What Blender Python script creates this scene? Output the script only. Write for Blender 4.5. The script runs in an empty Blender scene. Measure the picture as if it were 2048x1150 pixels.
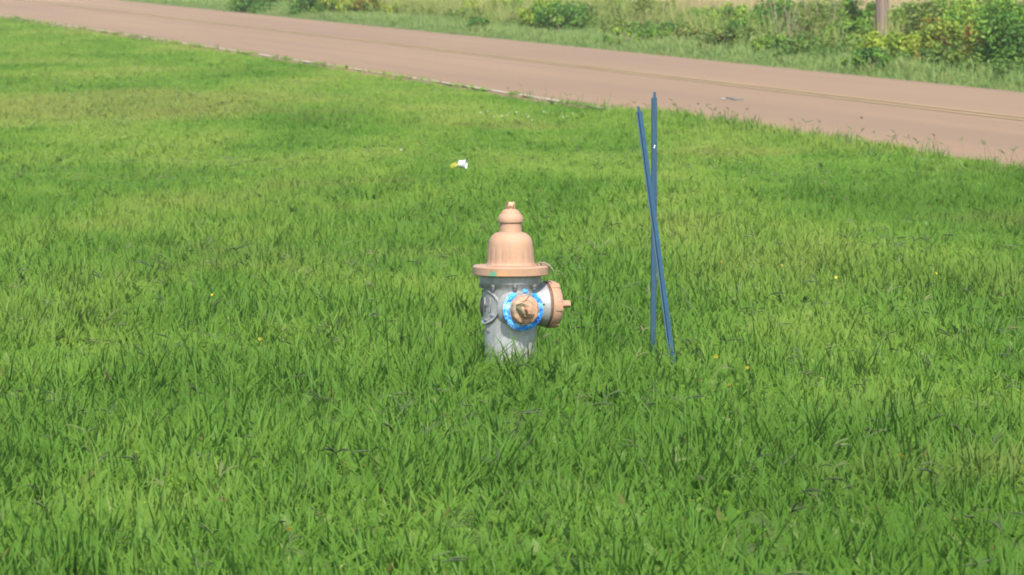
import bpy, bmesh, math, random
import numpy as np
from mathutils import Vector, Matrix, Euler

random.seed(7)
RNG = np.random.default_rng(11)
SC = bpy.context.scene
COL = SC.collection
R = math.radians

# ------------------------------------------------------------------ camera, sky, sun, exposure
F_PX, W_PX, H_PX, CAM_H, HORIZON = 11000.0, 2048.0, 1150.0, 1.83, -135.0
PITCH = math.atan((H_PX / 2 - HORIZON) / F_PX)
cam_data = bpy.data.cameras.new('camera')
cam = bpy.data.objects.new('camera', cam_data)
COL.objects.link(cam)
cam.location = (0, 0, CAM_H)
cam.rotation_euler = (R(90) - PITCH, 0, 0)
cam_data.sensor_width = 36.0
cam_data.lens = 36.0 * F_PX / W_PX
cam_data.clip_start = 0.5
cam_data.clip_end = 6000.0
cam_data.dof.use_dof = True
cam_data.dof.focus_distance = 22.9
cam_data.dof.aperture_fstop = 16.0
SC.camera = cam

SUN_EL, SUN_AZ = 47.0, 9.0        # azimuth: degrees to the right of straight behind the camera
sun_dir = Vector((math.sin(R(SUN_AZ)) * math.cos(R(SUN_EL)), -math.cos(R(SUN_AZ)) * math.cos(R(SUN_EL)), math.sin(R(SUN_EL))))
world = bpy.data.worlds.new('World')
SC.world = world
world.use_nodes = True
wn = world.node_tree.nodes
wn.clear()
w_out = wn.new('ShaderNodeOutputWorld')
w_bg = wn.new('ShaderNodeBackground')
w_sky = wn.new('ShaderNodeTexSky')
w_sky.sky_type = 'NISHITA'
w_sky.sun_disc = False
w_sky.sun_elevation = R(SUN_EL)
w_sky.sun_rotation = R(180 - SUN_AZ)
w_sky.air_density = 1.0
w_sky.dust_density = 1.5
w_bg.inputs['Strength'].default_value = 0.15
world.node_tree.links.new(w_sky.outputs[0], w_bg.inputs[0])
world.node_tree.links.new(w_bg.outputs[0], w_out.inputs[0])
sun_data = bpy.data.lights.new('sun', 'SUN')
sun_data.energy = 3.6
sun_data.angle = R(0.5)
sun_data.color = (1.0, 0.95, 0.86)
sun = bpy.data.objects.new('sun', sun_data)
COL.objects.link(sun)
sun.location = sun_dir * 60
sun.rotation_euler = sun_dir.to_track_quat('Z', 'Y').to_euler()
SC.view_settings.view_transform = 'Standard'
SC.view_settings.look = 'None'
SC.view_settings.exposure = 1.38
SC.view_settings.gamma = 1.0
SC.view_settings.use_curve_mapping = False
SC.render.engine = 'CYCLES'
SC.cycles.use_denoising = True
SC.cycles.max_bounces = 8
SC.cycles.diffuse_bounces = 5
SC.cycles.transmission_bounces = 6
SC.cycles.filter_width = 1.8
SC.cycles.transparent_max_bounces = 4

# ------------------------------------------------------------------ terrain
ROAD_P0 = np.array([0.0, 62.7])
ROAD_A = math.atan(2111.0 / F_PX)
ROAD_D = np.array([-math.sin(ROAD_A), math.cos(ROAD_A)])      # along the road
ROAD_N = np.array([math.cos(ROAD_A), math.sin(ROAD_A)])       # to the far side
ROAD_W = 5.9

def s_of(x, y):
    return (x - ROAD_P0[0]) * ROAD_N[0] + (y - ROAD_P0[1]) * ROAD_N[1]

def t_of(x, y):
    return (x - ROAD_P0[0]) * ROAD_D[0] + (y - ROAD_P0[1]) * ROAD_D[1]

def road_xy(s, t):
    p = ROAD_P0 + ROAD_N * s + ROAD_D * t
    return float(p[0]), float(p[1])

def sstep(a, b, x):
    k = np.clip((x - a) / (b - a), 0, 1)
    return k * k * (3 - 2 * k)

def gz(x, y):
    """ground height; gentle swells on the lawn, a slight dip at the road edge"""
    x = np.asarray(x, float); y = np.asarray(y, float)
    s = s_of(x, y)
    t = t_of(x, y)
    sw = 0.035 * np.sin(s * 1.15 + 0.6 * np.sin(t * 0.11)) + 0.02 * np.sin(x * 0.9 + y * 0.37) + 0.02 * np.sin(y * 0.53 - x * 0.4)
    lawn = sw * sstep(26.0, 34.0, y) * sstep(-0.8, -4.0, s) - 0.04 * (1 - 0.8 * sstep(-4, -8, t)) * sstep(-1.6, -0.2, s)
    far = 0.03 * np.sin(x * 0.8) * sstep(ROAD_W + 1, ROAD_W + 3, s) - 0.05 * (1 - sstep(ROAD_W + 0.1, ROAD_W + 1.2, s))
    return np.where(s < 0.3, lawn, far)

def edge_s(t):
    """near pavement edge: the road widens slightly towards the camera"""
    return 0.02 - 0.10 * sstep(8, -8, t) - 0.14 * sstep(-6, -24, t)

def gp(u, v):
    """point of the flat ground plane seen at photograph pixel (u, v)"""
    d = CAM_H * F_PX / (v - HORIZON)
    return (u - W_PX / 2) / F_PX * d, d

# ------------------------------------------------------------------ helpers
def tag(o, label=None, cat=None, group=None, kind=None):
    if label: o['label'] = label
    if cat: o['category'] = cat
    if group: o['group'] = group
    if kind: o['kind'] = kind
    return o

def link(o, parent=None):
    COL.objects.link(o)
    if parent is not None:
        o.parent = parent
    return o

def thing(name, loc, label, cat, group=None, rot=0.0):
    o = bpy.data.objects.new(name, None)
    o.empty_display_size = 0.1
    COL.objects.link(o)
    o.location = loc
    o.rotation_euler = (0, 0, rot)
    return tag(o, label, cat, group)

def mesh_obj(name, bm_or_mesh, mat, parent=None, smooth=None):
    if isinstance(bm_or_mesh, bmesh.types.BMesh):
        me = bpy.data.meshes.new(name)
        bm_or_mesh.normal_update()
        bm_or_mesh.to_mesh(me)
        bm_or_mesh.free()
    else:
        me = bm_or_mesh
    if mat is not None and not me.materials:
        me.materials.append(mat)
    if smooth is not None:
        me.shade_smooth()
        me.set_sharp_from_angle(angle=R(smooth))
    return link(bpy.data.objects.new(name, me), parent)

def raw_mesh(name, verts, loops, starts, attrs=None):
    """numpy -> mesh; loops = flat vertex ids, starts = loop start of each face"""
    me = bpy.data.meshes.new(name)
    me.vertices.add(len(verts))
    me.vertices.foreach_set('co', np.asarray(verts, np.float32).ravel())
    me.loops.add(len(loops))
    me.loops.foreach_set('vertex_index', np.asarray(loops, np.int32))
    me.polygons.add(len(starts))
    me.polygons.foreach_set('loop_start', np.asarray(starts, np.int32))
    for k, val in (attrs or {}).items():
        a = me.attributes.new(k, 'FLOAT', 'POINT')
        a.data.foreach_set('value', np.asarray(val, np.float32))
    me.update(calc_edges=True)
    me.validate()
    return me

def lathe(bm, prof, M=Matrix(), segs=64, rad_fn=None, cap_a=True, cap_b=True):
    """prof: list of (axial, radius); the axis is local Z of M"""
    rings = []
    for (a, r) in prof:
        ring = []
        for k in range(segs):
            th = 2 * math.pi * k / segs
            rr = rad_fn(a, r, th) if rad_fn else r
            ring.append(bm.verts.new(M @ Vector((rr * math.cos(th), rr * math.sin(th), a))))
        rings.append(ring)
    for i in range(len(rings) - 1):
        for k in range(segs):
            bm.faces.new((rings[i][k], rings[i][(k + 1) % segs], rings[i + 1][(k + 1) % segs], rings[i + 1][k]))
    if cap_a: bm.faces.new(rings[0][::-1])
    if cap_b: bm.faces.new(rings[-1])
    return rings

def box(bm, sx, sy, sz, M=Matrix(), bev=0.0):
    geo = bmesh.ops.create_cube(bm, size=1.0, matrix=M @ Matrix.Diagonal((sx, sy, sz, 1)))
    if bev:
        es = list({e for v in geo['verts'] for e in v.link_edges})
        bmesh.ops.bevel(bm, geom=es, offset=bev, segments=2, affect='EDGES', profile=0.6)

def tube(bm, pts, radii, n=5):
    pts = [Vector(p) for p in pts]
    rings = []
    for i, p in enumerate(pts):
        d = (pts[min(i + 1, len(pts) - 1)] - pts[max(i - 1, 0)]).normalized()
        a = d.cross(Vector((0.3, 0.9, 0.1))).normalized()
        b = d.cross(a)
        rings.append([bm.verts.new(p + (a * math.cos(2 * math.pi * k / n) + b * math.sin(2 * math.pi * k / n)) * radii[i]) for k in range(n)])
    for i in range(len(rings) - 1):
        for k in range(n):
            bm.faces.new((rings[i][k], rings[i][(k + 1) % n], rings[i + 1][(k + 1) % n], rings[i + 1][k]))
    bm.faces.new(rings[0][::-1]); bm.faces.new(rings[-1])

# ------------------------------------------------------------------ materials
class NT:
    def __init__(self, name):
        self.mat = bpy.data.materials.new(name)
        self.mat.use_nodes = True
        self.t = self.mat.node_tree
        self.t.nodes.clear()
        self.out = self.n('ShaderNodeOutputMaterial')
    def n(self, typ, **kw):
        nd = self.t.nodes.new(typ)
        for k, v in kw.items(): setattr(nd, k, v)
        return nd
    def put(self, sock, val):
        if hasattr(val, 'is_output') or isinstance(val, bpy.types.NodeSocket): self.t.links.new(val, sock)
        elif isinstance(val, (tuple, list)) and len(val) == 3 and sock.type == 'RGBA': sock.default_value = (*val, 1)
        else: sock.default_value = val
    def noise(self, scale, coord, detail=3, rough=0.55, dist=0.0):
        nd = self.n('ShaderNodeTexNoise')
        nd.inputs['Scale'].default_value = scale
        nd.inputs['Detail'].default_value = detail
        nd.inputs['Roughness'].default_value = rough
        nd.inputs['Distortion'].default_value = dist
        self.put(nd.inputs['Vector'], coord)
        return nd.outputs['Fac']
    def ramp(self, fac, stops, interp='LINEAR'):
        nd = self.n('ShaderNodeValToRGB')
        cr = nd.color_ramp
        cr.interpolation = interp
        while len(cr.elements) < len(stops): cr.elements.new(0.5)
        for e, (p, c) in zip(cr.elements, stops):
            e.position = p
            e.color = (*c, 1) if isinstance(c, tuple) else (c, c, c, 1)
        self.put(nd.inputs[0], fac)
        return nd.outputs[0]
    def mix(self, fac, a, b, mode='MIX'):
        nd = self.n('ShaderNodeMix', data_type='RGBA', blend_type=mode)
        self.put(nd.inputs[0], fac); self.put(nd.inputs[6], a); self.put(nd.inputs[7], b)
        return nd.outputs[2]
    def math(self, op, a, b=0.0, c=None, clamp=False):
        nd = self.n('ShaderNodeMath', operation=op, use_clamp=clamp)
        self.put(nd.inputs[0], a); self.put(nd.inputs[1], b)
        if c is not None: self.put(nd.inputs[2], c)
        return nd.outputs[0]
    def vmath(self, op, a, b=(0, 0, 0)):
        nd = self.n('ShaderNodeVectorMath', operation=op)
        self.put(nd.inputs[0], a)
        if isinstance(b, tuple): nd.inputs[1].default_value = b
        else: self.put(nd.inputs[1], b)
        return nd
    def obj(self): return self.n('ShaderNodeTexCoord').outputs['Object']
    def pos(self): return self.n('ShaderNodeNewGeometry').outputs['Position']
    def attr(self, name, typ='GEOMETRY'):
        nd = self.n('ShaderNodeAttribute', attribute_name=name, attribute_type=typ)
        return nd.outputs['Fac']
    def mapping(self, v, scale=(1, 1, 1), rot=(0, 0, 0)):
        nd = self.n('ShaderNodeMapping')
        nd.inputs['Scale'].default_value = scale
        nd.inputs['Rotation'].default_value = rot
        self.put(nd.inputs['Vector'], v)
        return nd.outputs[0]
    def blob(self, coord, c, r, wob=0.5, scale=90.0):
        """1 inside an irregular spot at c"""
        d = self.vmath('DISTANCE', coord, c).outputs['Value']
        d = self.math('DIVIDE', d, r)
        nz = self.math('MULTIPLY', self.math('SUBTRACT', self.noise(scale, coord, 4, 0.65), 0.5), wob * 2)
        d = self.math('ADD', d, nz)
        mr = self.n('ShaderNodeMapRange'); mr.inputs[1].default_value = 1.1; mr.inputs[2].default_value = 0.75
        self.put(mr.inputs[0], d)
        return mr.outputs[0]
    def principled(self, col, rough=0.6, metal=0.0, bump=None, bump_d=0.002, spec=0.5):
        p = self.n('ShaderNodeBsdfPrincipled')
        self.put(p.inputs['Base Color'], col)
        self.put(p.inputs['Roughness'], rough)
        self.put(p.inputs['Metallic'], metal)
        self.put(p.inputs['Specular IOR Level'], spec)
        if bump is not None:
            b = self.n('ShaderNodeBump')
            b.inputs['Strength'].default_value = 0.6
            b.inputs['Distance'].default_value = bump_d
            self.put(b.inputs['Height'], bump)
            self.t.links.new(b.outputs[0], p.inputs['Normal'])
        self.t.links.new(p.outputs[0], self.out.inputs[0])
        return self.mat
    def leafy(self, col, trans=0.35, gloss=0.05, tcol=None, soft=0.0):
        d = self.n('ShaderNodeBsdfDiffuse'); self.put(d.inputs[0], col)
        if soft:      # diffuse normals bent skyward, an added softening of light and dark on leaves
            gn = self.n('ShaderNodeNewGeometry').outputs['Normal']
            mx = self.vmath('ADD', self.vmath('MULTIPLY', gn, (1 - soft,) * 3).outputs[0], (0, 0, soft)).outputs[0]
            self.t.links.new(self.vmath('NORMALIZE', mx).outputs[0], d.inputs['Normal'])
        tr = self.n('ShaderNodeBsdfTranslucent'); self.put(tr.inputs[0], tcol if tcol is not None else col)
        m1 = self.n('ShaderNodeMixShader'); m1.inputs[0].default_value = trans
        self.t.links.new(d.outputs[0], m1.inputs[1]); self.t.links.new(tr.outputs[0], m1.inputs[2])
        g = self.n('ShaderNodeBsdfGlossy'); g.inputs['Roughness'].default_value = 0.55
        g.inputs[0].default_value = (0.8, 0.9, 0.8, 1)
        m2 = self.n('ShaderNodeMixShader'); m2.inputs[0].default_value = gloss
        self.t.links.new(m1.outputs[0], m2.inputs[1]); self.t.links.new(g.outputs[0], m2.inputs[2])
        self.t.links.new(m2.outputs[0], self.out.inputs[0])
        return self.mat

def mat_peach():
    m = NT('peach_paint'); o = m.obj()
    c = m.ramp(m.noise(9, o, 4, 0.6), [(0.3, (0.229, 0.129, 0.079)), (0.55, (0.270, 0.162, 0.103)), (0.75, (0.299, 0.185, 0.121))])
    c = m.mix(m.ramp(m.noise(70, o, 3, 0.7), [(0.60, 0.0), (0.72, 0.35)]), c, (0.242, 0.141, 0.074))
    st = m.noise(1.0, m.mapping(o, (60, 60, 4)), 3, 0.6)
    c = m.mix(m.ramp(st, [(0.50, 0.0), (0.70, 0.65)]), c, (0.33, 0.16, 0.075))
    sp = m.n('ShaderNodeSeparateXYZ'); m.put(sp.inputs[0], o)
    dust = m.noise(5.0, o, 5, 0.7)
    c = m.mix(m.ramp(dust, [(0.48, 0.0), (0.72, 0.45)]), c, (0.266, 0.204, 0.152))
    chips = m.math('MULTIPLY', m.ramp(m.noise(48, o, 5, 0.8), [(0.64, 0.0), (0.67, 1.0)]), m.ramp(m.noise(7, o, 2), [(0.48, 0.0), (0.6, 0.9)]))
    c = m.mix(chips, c, (0.17, 0.075, 0.035))
    green = m.blob(o, (-0.073, -0.139, 0.402), 0.022, 0.5)
    c = m.mix(m.math('MULTIPLY', green, 0.85), c, (0.045, 0.22, 0.13))
    c = m.mix(m.math('MULTIPLY', m.blob(o, (-0.035, -0.152, 0.404), 0.025, 0.4), 0.55), c, (0.48, 0.19, 0.075))
    c = m.mix(m.math('MULTIPLY', m.blob(o, (0.190, -0.055, 0.292), 0.014, 0.4), 0.8), c, (0.10, 0.26, 0.15))
    c = m.mix(m.math('MULTIPLY', m.blob(o, (0.020, -0.185, 0.262), 0.030, 0.5), 0.8), c, (0.11, 0.14, 0.10))
    return m.principled(c, 0.72, bump=m.math('ADD', m.noise(160, o, 4), m.math('MULTIPLY', m.noise(35, o, 3), 1.5)), bump_d=0.0016, spec=0.35)

def mat_rusty_peach():
    m = NT('rusty_peach_paint'); o = m.obj()
    c = m.mix(m.ramp(m.noise(55, o, 4, 0.7), [(0.45, 0.0), (0.55, 1.0)]), (0.44, 0.25, 0.14), (0.13, 0.055, 0.025))
    return m.principled(c, 0.75, bump=m.noise(120, o, 4), bump_d=0.0015)

def mat_silver():
    m = NT('aluminium_paint'); o = m.obj()
    c = m.ramp(m.noise(14, o, 5, 0.6), [(0.3, (0.198, 0.202, 0.202)), (0.6, (0.255, 0.261, 0.261)), (0.8, (0.286, 0.292, 0.290))])
    c = m.mix(m.ramp(m.noise(1.0, m.mapping(o, (70, 70, 7)), 3, 0.6), [(0.52, 0.0), (0.72, 0.7)]), c, (0.15, 0.145, 0.12))
    c = m.mix(m.ramp(m.noise(120, o, 3, 0.7), [(0.66, 0.0), (0.74, 0.5)]), c, (0.12, 0.11, 0.09))
    c = m.mix(m.ramp(m.noise(6.5, o, 5, 0.75), [(0.46, 0.0), (0.60, 0.8)]), c, (0.145, 0.150, 0.138))
    chips = m.math('MULTIPLY', m.ramp(m.noise(40, o, 5, 0.8), [(0.63, 0.0), (0.67, 1.0)]), m.ramp(m.noise(9, o, 2), [(0.5, 0.0), (0.6, 0.85)]))
    c = m.mix(chips, c, (0.13, 0.085, 0.055))
    sp = m.n('ShaderNodeSeparateXYZ'); m.put(sp.inputs[0], o)
    splash = m.math('ADD', m.math('MULTIPLY', m.math('SUBTRACT', 0.14, sp.outputs[2]), 4.0), m.math('MULTIPLY', m.math('SUBTRACT', m.noise(22, o, 4, 0.7), 0.5), 1.2))
    c = m.mix(m.ramp(splash, [(0.15, 0.0), (0.6, 0.55)]), c, (0.24, 0.225, 0.16))
    return m.principled(c, 0.52, 0.22, bump=m.math('ADD', m.noise(220, o, 4), m.math('MULTIPLY', m.noise(40, o, 3), 1.5)), bump_d=0.0016)

def mat_simple(name, a, b, scale, rough=0.6, metal=0.0, bump=0.001):
    m = NT(name); o = m.obj()
    nz = m.noise(scale, o, 4, 0.65)
    return m.principled(m.ramp(nz, [(0.3, a), (0.7, b)]), rough, metal, bump=m.noise(scale * 4, o, 3), bump_d=bump)

def mat_foil():
    m = NT('blue_reflective_film'); o = m.obj()
    cr1 = m.math('ABSOLUTE', m.math('SUBTRACT', m.noise(24, o, 2, 0.5, 0.6), 0.5))
    cr2 = m.math('ABSOLUTE', m.math('SUBTRACT', m.noise(47, m.vmath('ADD', o, (3.0, 1.0, 2.0)).outputs[0], 2, 0.5, 0.4), 0.5))
    cracks = m.math('MAXIMUM', m.ramp(cr1, [(0.012, 1.0), (0.035, 0.0)]), m.ramp(cr2, [(0.008, 0.9), (0.03, 0.0)]))
    low = m.n('ShaderNodeSeparateXYZ'); m.put(low.inputs[0], o)
    worn = m.ramp(m.math('ADD', m.noise(150, o, 4, 0.8), m.math('MULTIPLY', m.math('SUBTRACT', 0.225, low.outputs[2]), 3.0)), [(0.63, 0.0), (0.70, 1.0)])
    c = m.ramp(m.noise(34, o, 2, 0.5), [(0.3, (0.014, 0.20, 0.62)), (0.5, (0.03, 0.27, 0.75)), (0.66, (0.22, 0.58, 0.95))])  # palest stop paints highlights into the film colour
    c = m.mix(m.math('MAXIMUM', cracks, worn), c, (0.004, 0.06, 0.33))
    return m.principled(c, 0.30, 0.25, bump=m.noise(60, o, 4, 0.7), bump_d=0.010, spec=0.4)

def mat_road():
    m = NT('red_tan_chip_seal'); p = m.pos()
    # co-ordinates along the road: x across, y along
    rot = m.mapping(p, (1, 1, 1), (0, 0, -ROAD_A))
    big = m.noise(0.35, m.mapping(rot, (1.0, 0.10, 1)), 4, 0.55)
    c = m.ramp(big, [(0.3, (0.158, 0.094, 0.048)), (0.5, (0.181, 0.111, 0.056)), (0.7, (0.201, 0.124, 0.065))])
    streak = m.noise(1.6, m.mapping(rot, (1.0, 0.02, 1)), 3, 0.6)
    c = m.mix(m.ramp(streak, [(0.38, 0.55), (0.60, 0.0)]), c, (0.144, 0.089, 0.052))
    agg = m.noise(60, p, 3, 0.8)
    c = m.mix(m.ramp(agg, [(0.35, 0.35), (0.6, 0.0)]), c, (0.13, 0.085, 0.055))
    c = m.mix(m.ramp(m.noise(90, p, 2, 0.7), [(0.6, 0.0), (0.75, 0.4)]), c, (0.28, 0.20, 0.13))
    return m.principled(c, 0.9, bump=m.noise(70, p, 4, 0.7), bump_d=0.006, spec=0.25)

def mat_line(name, col, wear_lo, wear_hi):
    m = NT(name); p = m.pos()
    nz = m.noise(7, p, 5, 0.75)
    c = m.mix(m.ramp(nz, [(wear_lo, 0.0), (wear_hi, 1.0)]), col, (0.206, 0.134, 0.075))
    return m.principled(c, 0.9, bump=m.noise(70, p, 4, 0.7), bump_d=0.006, spec=0.25)

def mat_ground():
    m = NT('soil_and_thatch'); p = m.pos()
    a = m.ramp(m.noise(0.5, p, 5, 0.6), [(0.3, (0.045, 0.075, 0.015)), (0.5, (0.065, 0.105, 0.022)), (0.7, (0.095, 0.125, 0.03))])
    c = m.mix(m.ramp(m.noise(18, p, 4, 0.7), [(0.35, 0.8), (0.6, 0.0)]), a, (0.035, 0.045, 0.014))
    return m.principled(c, 0.95, bump=m.noise(40, p, 4, 0.7), bump_d=0.03, spec=0.1)

def mat_lawn():
    m = NT('lawn_blades'); p = m.pos()
    bt = m.attr('bt')
    it = m.attr('tint', 'INSTANCER')
    flat = m.mapping(p, (1, 1, 0))
    f1 = m.noise(0.55, flat, 4, 0.55, 0.3)
    f2 = m.noise(2.6, flat, 3, 0.6)
    sp0 = m.n('ShaderNodeSeparateXYZ'); m.put(sp0.inputs[0], p)
    mb = m.n('ShaderNodeMapRange'); mb.inputs[1].default_value = 20; mb.inputs[2].default_value = 46
    mb.inputs[3].default_value = 0.32; mb.inputs[4].default_value = 0.14
    m.put(mb.inputs[0], sp0.outputs[1])
    v = m.math('ADD', m.math('MULTIPLY', m.math('SUBTRACT', bt, 0.5), mb.outputs[0]), m.math('MULTIPLY', it, 0.10))
    v = m.math('ADD', v, 0.15)
    v = m.math('ADD', v, m.math('MULTIPLY', m.math('SUBTRACT', f1, 0.5), 0.95))
    v = m.math('ADD', v, m.math('MULTIPLY', m.math('SUBTRACT', f2, 0.5), 0.45))
    sep = m.n('ShaderNodeSeparateXYZ'); m.put(sep.inputs[0], p)
    # long paler and deeper toned patches that run with the road
    f3 = m.noise(0.62, m.mapping(flat, (1.0, 0.17, 1.0), (0, 0, -ROAD_A)), 3, 0.5, 0.4)
    v = m.math('ADD', v, m.math('MULTIPLY', m.math('SUBTRACT', f3, 0.5), 2.1))
    # the lawn farther off is a yellower, more closely mown sward
    mr = m.n('ShaderNodeMapRange'); mr.inputs[1].default_value = 19; mr.inputs[2].default_value = 46
    mr.inputs[3].default_value = 0.03; mr.inputs[4].default_value = 0.30
    m.put(mr.inputs[0], sep.outputs[1])
    v = m.math('ADD', v, mr.outputs[0])
    c = m.ramp(v, [(0.0, (0.077, 0.165, 0.020)), (0.25, (0.096, 0.197, 0.026)), (0.5, (0.137, 0.233, 0.034)),
                   (0.75, (0.179, 0.253, 0.045)), (1.0, (0.225, 0.266, 0.064))])
    # a drier, paler strip of turf well back on the left
    ds = m.vmath('SUBTRACT', flat, (-4.4, 58.5, 0.0)).outputs[0]
    ds = m.vmath('LENGTH', m.mapping(ds, (0.30, 0.19, 1.0), (0, 0, -ROAD_A * 2))).outputs['Value']
    dry = m.math('ADD', ds, m.math('MULTIPLY', m.math('SUBTRACT', m.noise(0.9, m.mapping(flat, (1, 0.3, 1)), 4), 0.5), 1.3))
    c = m.mix(m.ramp(dry, [(0.45, 0.65), (1.0, 0.0)]), c, (0.205, 0.225, 0.060))
    # a few bleached and straw blades
    c = m.mix(m.ramp(bt, [(0.978, 0.0), (0.985, 0.8)]), c, (0.22, 0.26, 0.09))
    c = m.mix(m.ramp(m.noise(0.33, m.vmath('ADD', flat, (31.0, 7.0, 0)).outputs[0], 4, 0.6), [(0.56, 0.0), (0.70, 0.55)]), c, (0.19, 0.19, 0.055))
    c = m.mix(m.ramp(bt, [(0.006, 0.6), (0.012, 0.0)]), c, (0.15, 0.10, 0.04))
    tc = m.mix(1.0, c, (1.0, 1.0, 1.0), 'MULTIPLY')
    tc = m.vmath('MULTIPLY', tc, (1.75, 1.65, 1.35)).outputs[0]
    return m.leafy(c, 0.50, 0.006, tcol=tc, soft=0.88)

def mat_scatter(name, stops, noise_scale, amp, straw=None, trans=0.35):
    m = NT(name); p = m.pos()
    bt = m.attr('bt'); it = m.attr('tint', 'INSTANCER')
    f1 = m.noise(noise_scale, m.mapping(p, (1, 1, 0)), 4, 0.55)
    v = m.math('ADD', m.math('MULTIPLY', bt, 0.4), m.math('MULTIPLY', it, 0.6))
    v = m.math('ADD', v, m.math('MULTIPLY', m.math('SUBTRACT', f1, 0.5), amp))
    c = m.ramp(v, stops)
    if straw:
        c = m.mix(m.ramp(bt, [(0.90, 0.0), (0.93, 1.0)]), c, straw)
    return m.leafy(c, trans, 0.012, soft=0.5)

def mat_leaves(name, stops, red=0.0):
    m = NT(name); p = m.pos()
    bt = m.attr('bt')
    v = m.math('ADD', bt, m.math('MULTIPLY', m.math('SUBTRACT', m.noise(3.5, p, 3), 0.5), 0.9))
    c = m.ramp(v, stops)
    if red:
        k = m.math('MULTIPLY', m.ramp(m.attr('rnd'), [(0.45, 0.0), (0.55, 1.0)]), m.ramp(m.noise(3.0, p, 2), [(0.62 - red * 0.14, 0.0), (0.68 - red * 0.14, 1.0)]))
        c = m.mix(k, c, (0.24, 0.055, 0.028))
    return m.leafy(c, 0.42, 0.02, soft=0.5)

def mat_blue_paint():
    m = NT('blue_enamel'); o = m.obj()
    c = m.ramp(m.noise(1.0, m.mapping(o, (90, 90, 8)), 4, 0.6), [(0.3, (0.0032, 0.027, 0.055)), (0.7, (0.0052, 0.042, 0.083))])
    c = m.mix(m.ramp(m.noise(1.0, m.mapping(o, (160, 160, 28)), 4, 0.75), [(0.66, 0.0), (0.72, 0.8)]), c, (0.10, 0.05, 0.035))
    return m.principled(c, 0.45, bump=m.noise(200, o, 3), bump_d=0.0008)

def mat_wood_pole():
    m = NT('weathered_pole_wood'); o = m.obj()
    g = m.noise(1.0, m.mapping(o, (34, 34, 1.2)), 5, 0.65)
    c = m.ramp(g, [(0.3, (0.07, 0.050, 0.038)), (0.5, (0.135, 0.100, 0.080)), (0.7, (0.195, 0.155, 0.13))])
    return m.principled(c, 0.9, bump=g, bump_d=0.02, spec=0.2)

def mat_aged_peach():
    m = NT('aged_peach_paint'); o = m.obj()
    c = m.ramp(m.noise(28, o, 5, 0.7), [(0.3, (0.20, 0.105, 0.06)), (0.5, (0.29, 0.165, 0.10)), (0.72, (0.36, 0.215, 0.14))])
    c = m.mix(m.math('MULTIPLY', m.blob(o, (0.024, -0.178, 0.268), 0.030, 0.5), 0.45), c, (0.085, 0.12, 0.085))
    c = m.mix(m.ramp(m.noise(60, o, 4, 0.75), [(0.58, 0.0), (0.68, 0.8)]), c, (0.10, 0.045, 0.022))
    return m.principled(c, 0.62, bump=m.noise(140, o, 4), bump_d=0.0025)
AGED = mat_aged_peach()
PEACH, RUSTY, SILVER, FOIL = mat_peach(), mat_rusty_peach(), mat_silver(), mat_foil()
DARK_IRON = mat_simple('dark_iron', (0.025, 0.025, 0.022), (0.06, 0.055, 0.045), 60, 0.6, 0.3)
RUST = mat_simple('rust_band', (0.05, 0.025, 0.015), (0.16, 0.085, 0.05), 50, 0.8)
BOLT_M = mat_simple('bolt_paint', (0.10, 0.10, 0.097), (0.18, 0.18, 0.175), 80, 0.5, 0.3)
BLUE = mat_blue_paint()
STALK = mat_simple('stem_green', (0.05, 0.09, 0.02), (0.08, 0.13, 0.03), 20, 0.7)
BARK = mat_simple('shrub_bark', (0.07, 0.05, 0.035), (0.15, 0.115, 0.08), 30, 0.9)
DRYSTEM = mat_simple('dead_stem', (0.24, 0.18, 0.11), (0.34, 0.27, 0.18), 12, 0.9)

# ------------------------------------------------------------------ setting: ground, road, markings
def build_ground():
    xs = np.unique(np.concatenate([np.linspace(-3000, -60, 14), np.linspace(-60, -24, 13), np.arange(-24, 24.1, 0.6), np.linspace(24, 60, 13), np.linspace(60, 3000, 14)]))
    ys = np.unique(np.concatenate([np.linspace(-200, 0, 8), np.arange(0, 180.1, 0.9), np.linspace(180, 400, 16), np.linspace(400, 5000, 12)]))
    X, Y = np.meshgrid(xs, ys)
    S = s_of(X, Y)
    Z = gz(X, Y)
    Z = np.where((S > 0.0) & (S < ROAD_W), -0.09, Z)
    v = np.stack([X, Y, Z], -1).reshape(-1, 3)
    nx, ny = len(xs), len(ys)
    i = np.arange(nx * ny).reshape(ny, nx)
    q = np.stack([i[:-1, :-1], i[:-1, 1:], i[1:, 1:], i[1:, :-1]], -1).reshape(-1)
    me = raw_mesh('ground', v, q, np.arange(0, len(q), 4))
    me.shade_smooth()
    o = mesh_obj('ground', me, mat_ground())
    tag(o, kind='structure')

def strip(name, s0, s1, t0, t1, nt, z_fn, mat, jag=0.0, parent=None, ns=1, skirt=False, seed=3):
    rg = np.random.default_rng(seed)
    ts = np.linspace(t0, t1, nt + 1)
    ss = np.linspace(s0, s1, ns + 1)
    if skirt: ss = np.concatenate([[s0 - 0.12], ss, [s1 + 0.12]])
    v = []
    ja, jb = rg.normal(0, jag, nt + 1), rg.normal(0, jag, nt + 1)
    for k, t in enumerate(ts):
        for j, s in enumerate(ss):
            sj = s + (ja[k] if j <= (1 if skirt else 0) else jb[k] if j >= len(ss) - (2 if skirt else 1) else 0)
            x, y = road_xy(sj + float(edge_s(t)) * max(0.0, 1 - max(s, 0) / 2.0), t)
            z = z_fn(s)
            if skirt and j in (0, len(ss) - 1): z = -0.14
            v.append((x, y, z))
    n = len(ss)
    i = np.arange(len(v)).reshape(nt + 1, n)
    q = np.stack([i[:-1, :-1], i[:-1, 1:], i[1:, 1:], i[1:, :-1]], -1).reshape(-1)
    me = raw_mesh(name, np.array(v), q, np.arange(0, len(q), 4))
    return mesh_obj(name, me, mat, parent)

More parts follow.
